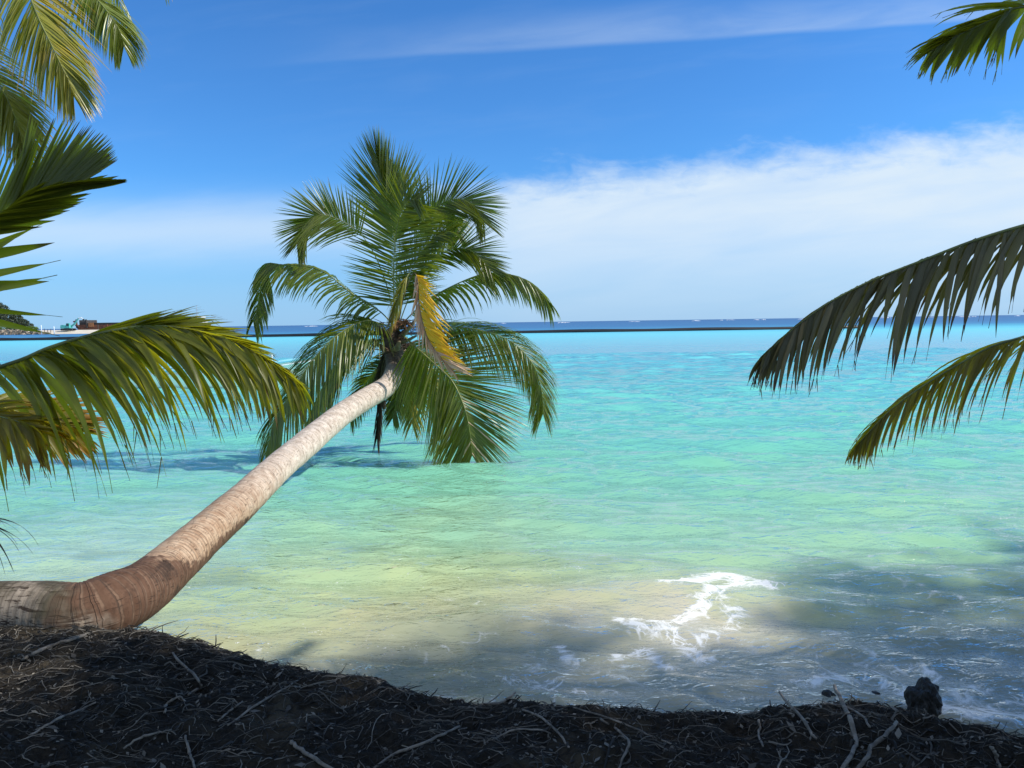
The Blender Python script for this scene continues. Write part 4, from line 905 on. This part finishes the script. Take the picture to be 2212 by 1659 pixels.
def leafy(name, lab, cat, base, blobs, nleaf, lsize, mat, th=None, group=None, seed=1, feather=1.0):
    r_ = np.random.RandomState(seed); e = empty(name, base)
    tag(e, lab, cat, group)
    if th:
        mb = MB(); b0 = Vector(base); mb.tube([b0 + Vector((0, 0, -.3)), b0 + Vector((.1, 0, th * .5)), b0 + Vector((.3, 0, th))], [.34, .24, .12], 8)
        for k_ in range(5):
            c = Vector(blobs[k_ % len(blobs)][0]) + b0; mb.tube([b0 + Vector((.1, 0, th * (.35 + .1 * k_))), (b0 + Vector((0, 0, th * .6)) + c) / 2, c], [.12, .08, .03], 6)
        mb.build('trunk', FIBRE, e)
    mb = MB(); b0 = Vector(base); wts = np.array([float(b_[1][0] * b_[1][2]) for b_ in blobs]); wts /= wts.sum()
    for i in range(nleaf):
        c, rad = blobs[r_.choice(len(blobs), p=wts)]
        d = r_.normal(0, 1, 3); d /= np.linalg.norm(d); d *= r_.uniform(.55, 1.05) ** .7
        # leaves gather in tufts
        p = b0 + Vector(c) + Vector((d[0] * rad[0], d[1] * rad[1], d[2] * rad[2]))
        a = Vector(r_.normal(0, 1, 3)).normalized(); w = a.cross(Vector(r_.normal(0, 1, 3))).normalized(); l = lsize * r_.uniform(.6, 1.4)
        mb.add([p - a * l, p + w * l * .45, p + a * l * feather, p - w * l * .45], [(0, 1, 2, 3)], [(.5, 0), (1, .5), (.5, .8), (0, .5)])
    mb.build('crown' if th else 'foliage', mat, e)
    return e
CAS = leaf_mat('casuarina_leaf', (0.020, 0.036, 0.018), (0.060, 0.085, 0.042), (0.06, 0.08, 0.04), (0.06, 0.09, 0.03), 0.99, rough=.6, tf=.2)
BUSH = leaf_mat('bush_leaf', (0.05, 0.10, 0.015), (0.13, 0.21, 0.03), (0.12, 0.17, 0.03), (0.16, 0.25, 0.03), 0.99, rough=.5, tf=.25)
leafy('casuarina_tree', 'tall dusky casuarina tree at the left edge beyond the boulders', 'tree', far(-10, 14, 1.2),
      [((0, 0, 9.3), (3.2, 3, 2.4)), ((2.6, 0, 7.8), (2.9, 3, 2.4)), ((-3.5, 1, 7.4), (3.5, 3, 3.2)), ((4.6, 0, 5.2), (2.8, 3, 2.2)), ((1.2, -1, 4.6), (4.2, 3, 2.6)), ((5.6, 0, 3.2), (2.6, 2.6, 1.7)), ((-3, 0, 4.0), (4, 3, 3))], 9000, .33, CAS, 8.5, seed=4)
leafy('casuarina_tree', 'lower casuarina tree sloping toward the white posts', 'tree', far(48, 16, 1.2),
      [((-2, 0, 4.6), (2.4, 2.2, 1.9)), ((0, 0, 3.2), (2.6, 2.4, 1.5)), ((2.2, 0, 2.1), (2.0, 2.0, 1.0)), ((1.2, -.5, 1.5), (2.8, 2, 1.0))], 4200, .28, CAS, 4.5, seed=6)
leafy('casuarina_tree', 'dense casuarina tree standing farthest left behind the palm leaflets', 'tree', far(-95, 18, 1.2),
      [((0, 0, 9.5), (5, 3, 3)), ((-2, 0, 6), (6, 3, 3)), ((3, 0, 5), (4, 3, 3))], 5200, .4, CAS, 8.5, seed=7)
leafy('shrub', 'bright green low shrub on the boulders next to the first white post', 'shrub', far(64, 4, 1.5), [((0, 0, .6), (3.4, 1.6, .85)), ((-3, 0, .7), (2.6, 1.6, .8))], 2400, .2, BUSH, seed=8)
leafy('shrub', 'darker green shrub at the foot of the tall casuarina', 'shrub', far(12, 4, 1.5), [((0, 0, .7), (4.2, 1.8, 1.0)), ((-5, 0, .8), (4, 1.8, 1.1)), ((3, 0, .9), (2.6, 1.6, 1.2))], 2600, .22, BUSH, seed=9)

POST = simple('white_post', (0.80, 0.82, 0.82), 0.5, 0.06, 1)
for u_, hh_, lab in ((89.6, 3.25, 'taller white post standing in the shallows by the boulders'), (117, 2.75, 'shorter white post in the shallows before the sand')):
    g = far(u_, -8); mb = MB(); mb.tube([g + Vector((0, 0, -.5)), g + Vector((0, 0, hh_ * .6)), g + Vector((0, 0, hh_ - .1)), g + Vector((0, 0, hh_))], [.17, .15, .14, .05], 10)
    tag(mb.build('marker_post', POST, smooth=True), lab, 'post', 'white marker posts')
for u_, hh_, lab in ((96, .9, 'tiny dark stake on the sand just right of the taller white post'), (103, .7, 'tiny dark stake midway between the two white posts'), (109.5, .8, 'tiny dark stake nearest the shorter white post')):
    g = far(u_, 8, 1.0); mb = MB(); mb.tube([g + Vector((0, 0, -.4)), g + Vector((.03, 0, hh_ * .7)), g + Vector((.05, 0, hh_ + .2))], [.12, .11, .05], 6)
    tag(mb.build('stake', FIBRE), lab, 'stake', 'dark stakes on the sand')

# excavator
TEAL = simple('teal_paint', (0.10, 0.48, 0.44), 0.45, 0.2, 1.0)
DARKM = simple('dark_metal', (0.03, 0.035, 0.035), 0.6, 0.3, 2); GLASS = simple('dark_glass', (0.02, 0.04, 0.05), 0.1, 0.1, 1)
e0 = far(148, 10, 1.15); ex = empty('excavator', e0); tag(ex, 'turquoise excavator with raised boom parked on the white sand spit', 'excavator')
for dy in (-1.1, 1.1):
    mb = MB(); n_ = 18; pts = []
    for k_ in range(n_):
        a = 2 * math.pi * k_ / n_; pts.append((e0.x + 1.7 * np.sign(math.cos(a)) * (abs(math.cos(a)) > .2) + .45 * math.cos(a), e0.y + dy, e0.z + .45 + .42 * math.sin(a)))
    vs = [(p[0], p[1] - .3, p[2]) for p in pts] + [(p[0], p[1] + .3, p[2]) for p in pts]
    mb.add(vs, [tuple(range(n_))[::-1], tuple(range(n_, 2 * n_))] + [(k_, (k_ + 1) % n_, n_ + (k_ + 1) % n_, n_ + k_) for k_ in range(n_)]); mb.build('track', DARKM, ex)
mb = MB(); mb.box((e0.x - .6, e0.y, e0.z + 1.45), (3.4, 2.5, 1.0), taper=.94); mb.box((e0.x - 1.6, e0.y, e0.z + 1.5), (1.2, 2.55, 1.25), taper=.9); mb.box((e0.x - .2, e0.y, e0.z + .92), (1.4, 1.4, .2)); mb.build('body', TEAL, ex)
mb = MB(); mb.box((e0.x + .45, e0.y - .75, e0.z + 2.0), (1.3, 1.0, 1.5), taper=.82); cab = mb.build('cab', TEAL, ex)
mb = MB(); mb.box((e0.x + .45, e0.y - 1.2, e0.z + 2.15), (.95, .12, .8), taper=.82); mb.build('window', GLASS, cab)
mb = MB(); mb.tube([(e0.x + .7, e0.y + .2, e0.z + 1.4), (e0.x + 2.3, e0.y + .2, e0.z + 2.5), (e0.x + 3.9, e0.y + .2, e0.z + 4.6)], [.32, .36, .22], 8); mb.build('boom', TEAL, ex)
mb = MB(); mb.tube([(e0.x + 3.8, e0.y + .2, e0.z + 4.55), (e0.x + 4.9, e0.y + .2, e0.z + 4.75), (e0.x + 5.6, e0.y + .2, e0.z + 4.2)], [.18, .18, .12], 8); mb.build('arm', WHITE, ex)
mb = MB(); mb.box((e0.x + 5.7, e0.y + .2, e0.z + 3.9), (.7, .9, .8), .2, taper=.6); mb.build('bucket', DARKM, ex)

# rusty barge
RUST = simple('rusty_hull', (0.17, 0.065, 0.035), 0.85, 0.45, .5, bump=.3, c2=(0.05, 0.025, 0.02)); RUST2 = simple('orange_rust', (0.36, 0.16, 0.07), 0.85, 0.35, .6)
GREYD = simple('grey_steel', (0.085, 0.075, 0.07), 0.7, 0.4, .6); BLACKH = simple('black_bulwark', (0.022, 0.02, 0.02), 0.7, 0.3, .8)
b0 = far(162, 20, 0.9); b1 = far(432, 20, 0.9); bz = .9; LBg = b1.x - b0.x
bg_ = empty('landing_barge', (b0 + b1) / 2); tag(bg_, 'long rusty landing barge aground behind the sand spit, white wheelhouse at its end', 'barge')
mb = MB(); yw = 9.0; vs = []
prof2 = [(0, 2.4), (1.5, .2), (4.5, -.8), (LBg, -.8), (LBg + 1, 2.4)]
vs = [(b0.x + a, b0.y, bz + z_) for a, z_ in prof2] + [(b0.x + a, b0.y + yw, bz + z_) for a, z_ in prof2]; n_ = 5
mb.add(vs, [(0, 1, 2, 3, 4), (9, 8, 7, 6, 5)] + [(k_, k_ + 5, (k_ + 1) % 5 + 5, (k_ + 1) % 5) for k_ in range(5)]); mb.build('hull', RUST, bg_)
mb = MB(); mb.box((b0.x + 20.5 + 2.5, b0.y + .1, bz + 2.75), (LBg - 6, .25, .7)); mb.box((b0.x + 23, b0.y + yw - .1, bz + 2.75), (LBg - 6, .25, .7)); mb.build('bulwark', BLACKH, bg_)
mb = MB(); mb.box((b0.x + 2.8, b0.y + yw / 2, bz + 3.3), (2.5, yw - 1, 1.8)); mb.build('ramp', GREYD, bg_)
for dx in (.9, 4.7):
    mb = MB(); mb.tube([(b0.x + dx, b0.y - .05, bz + 1.2), (b0.x + dx - .1, b0.y - .05, bz + 3.2), (b0.x + dx - .2, b0.y - .05, bz + 4.5)], [.42, .36, .26], 6); mb.build('ramp_post', BLACKH, bg_)
mb = MB(); mb.tube([(b0.x + .2, b0.y - .2, bz + 3.6), (b0.x + 1.8, b0.y - .2, bz + 1.4)], [.3, .3], 6); mb.tube([(b0.x - .3, b0.y - .2, bz + 3.6), (b0.x + .9, b0.y - .2, bz + 3.9)], [.28, .2], 6); mb.build('ramp_hinge', RUST, bg_)
mb = MB(); mb.box((b0.x + 6.4, b0.y - .1, bz + 2.35), (1.9, .3, 1.6)); mb.build('hull_panel', RUST2, bg_)
for k_ in range(9):
    mb = MB(); mb.box((b0.x + 9 + k_ * 3.6, b0.y - .14, bz + 1.5), (.22, .28, 1.9)); mb.build('hull_frame', RUST if k_ % 2 else GREYD, bg_)
wx = b0.x + LBg - 2.4
mb = MB(); mb.box((wx, b0.y + yw / 2, bz + 3.0), (5.4, 6, 1.2)); mb.box((wx, b0.y + yw / 2, bz + 4.75), (4.4, 4.4, .35)); wh = mb.build('wheelhouse', WHITE, bg_)
mb = MB(); mb.box((wx, b0.y + yw / 2, bz + 4.1), (3.9, 4, 1.0)); mb.build('window', GLASS, wh)
for q in (-1.9, -.65, .65, 1.9):
    mb = MB(); mb.box((wx + q, b0.y + yw / 2 - 2.09, bz + 4.1), (.18, .16, 1.0)); mb.build('window_post', WHITE, wh)
mb = MB(); mx = wx - .3; mb.tube([(mx, b0.y + yw / 2, bz + 4.9), (mx, b0.y + yw / 2, bz + 7.4), (mx, b0.y + yw / 2, bz + 9.4)], [.14, .10, .05], 6); mb.box((mx, b0.y + yw / 2, bz + 6.4), (1.6, .1, .1)); mb.box((mx, b0.y + yw / 2, bz + 7.6), (1.1, .1, .1)); mb.box((mx, b0.y + yw / 2, bz + 5.2), (1.0, .8, .4)); mb.build('mast', simple('grey_paint', (.45, .48, .5), .5, .1), bg_)
mb = MB(); mb.box((wx - 4.4, b0.y + yw / 2, bz + 3.5), (2.0, 2.5, .7), taper=.85); mb.build('deck_locker', WHITE, bg_)

# far surf on the reef
mb = MB(); rr = random.Random(12)
for i in range(34):
    u_ = rr.uniform(1560, 2320) if rr.random() < .85 else rr.uniform(500, 1560); yv = rr.uniform(900, 1500); d = ray(u_, 690); x0 = d.x / d.y * yv; l = rr.uniform(4, 22); pts = []
    for k_ in range(6): pts.append((x0 + l * (k_ / 5 - .5), yv + rr.gauss(0, .8), .1))
    mb.tube(pts, [.1, rr.uniform(.3, .8), rr.uniform(.4, 1.1), rr.uniform(.4, 1.0), rr.uniform(.3, .7), .1], 6)
tag(mb.build('surf', simple('surf_foam', (.8, .82, .84), .8, .05)), 'white breakers on the reef along the horizon', 'surf', kind='stuff')
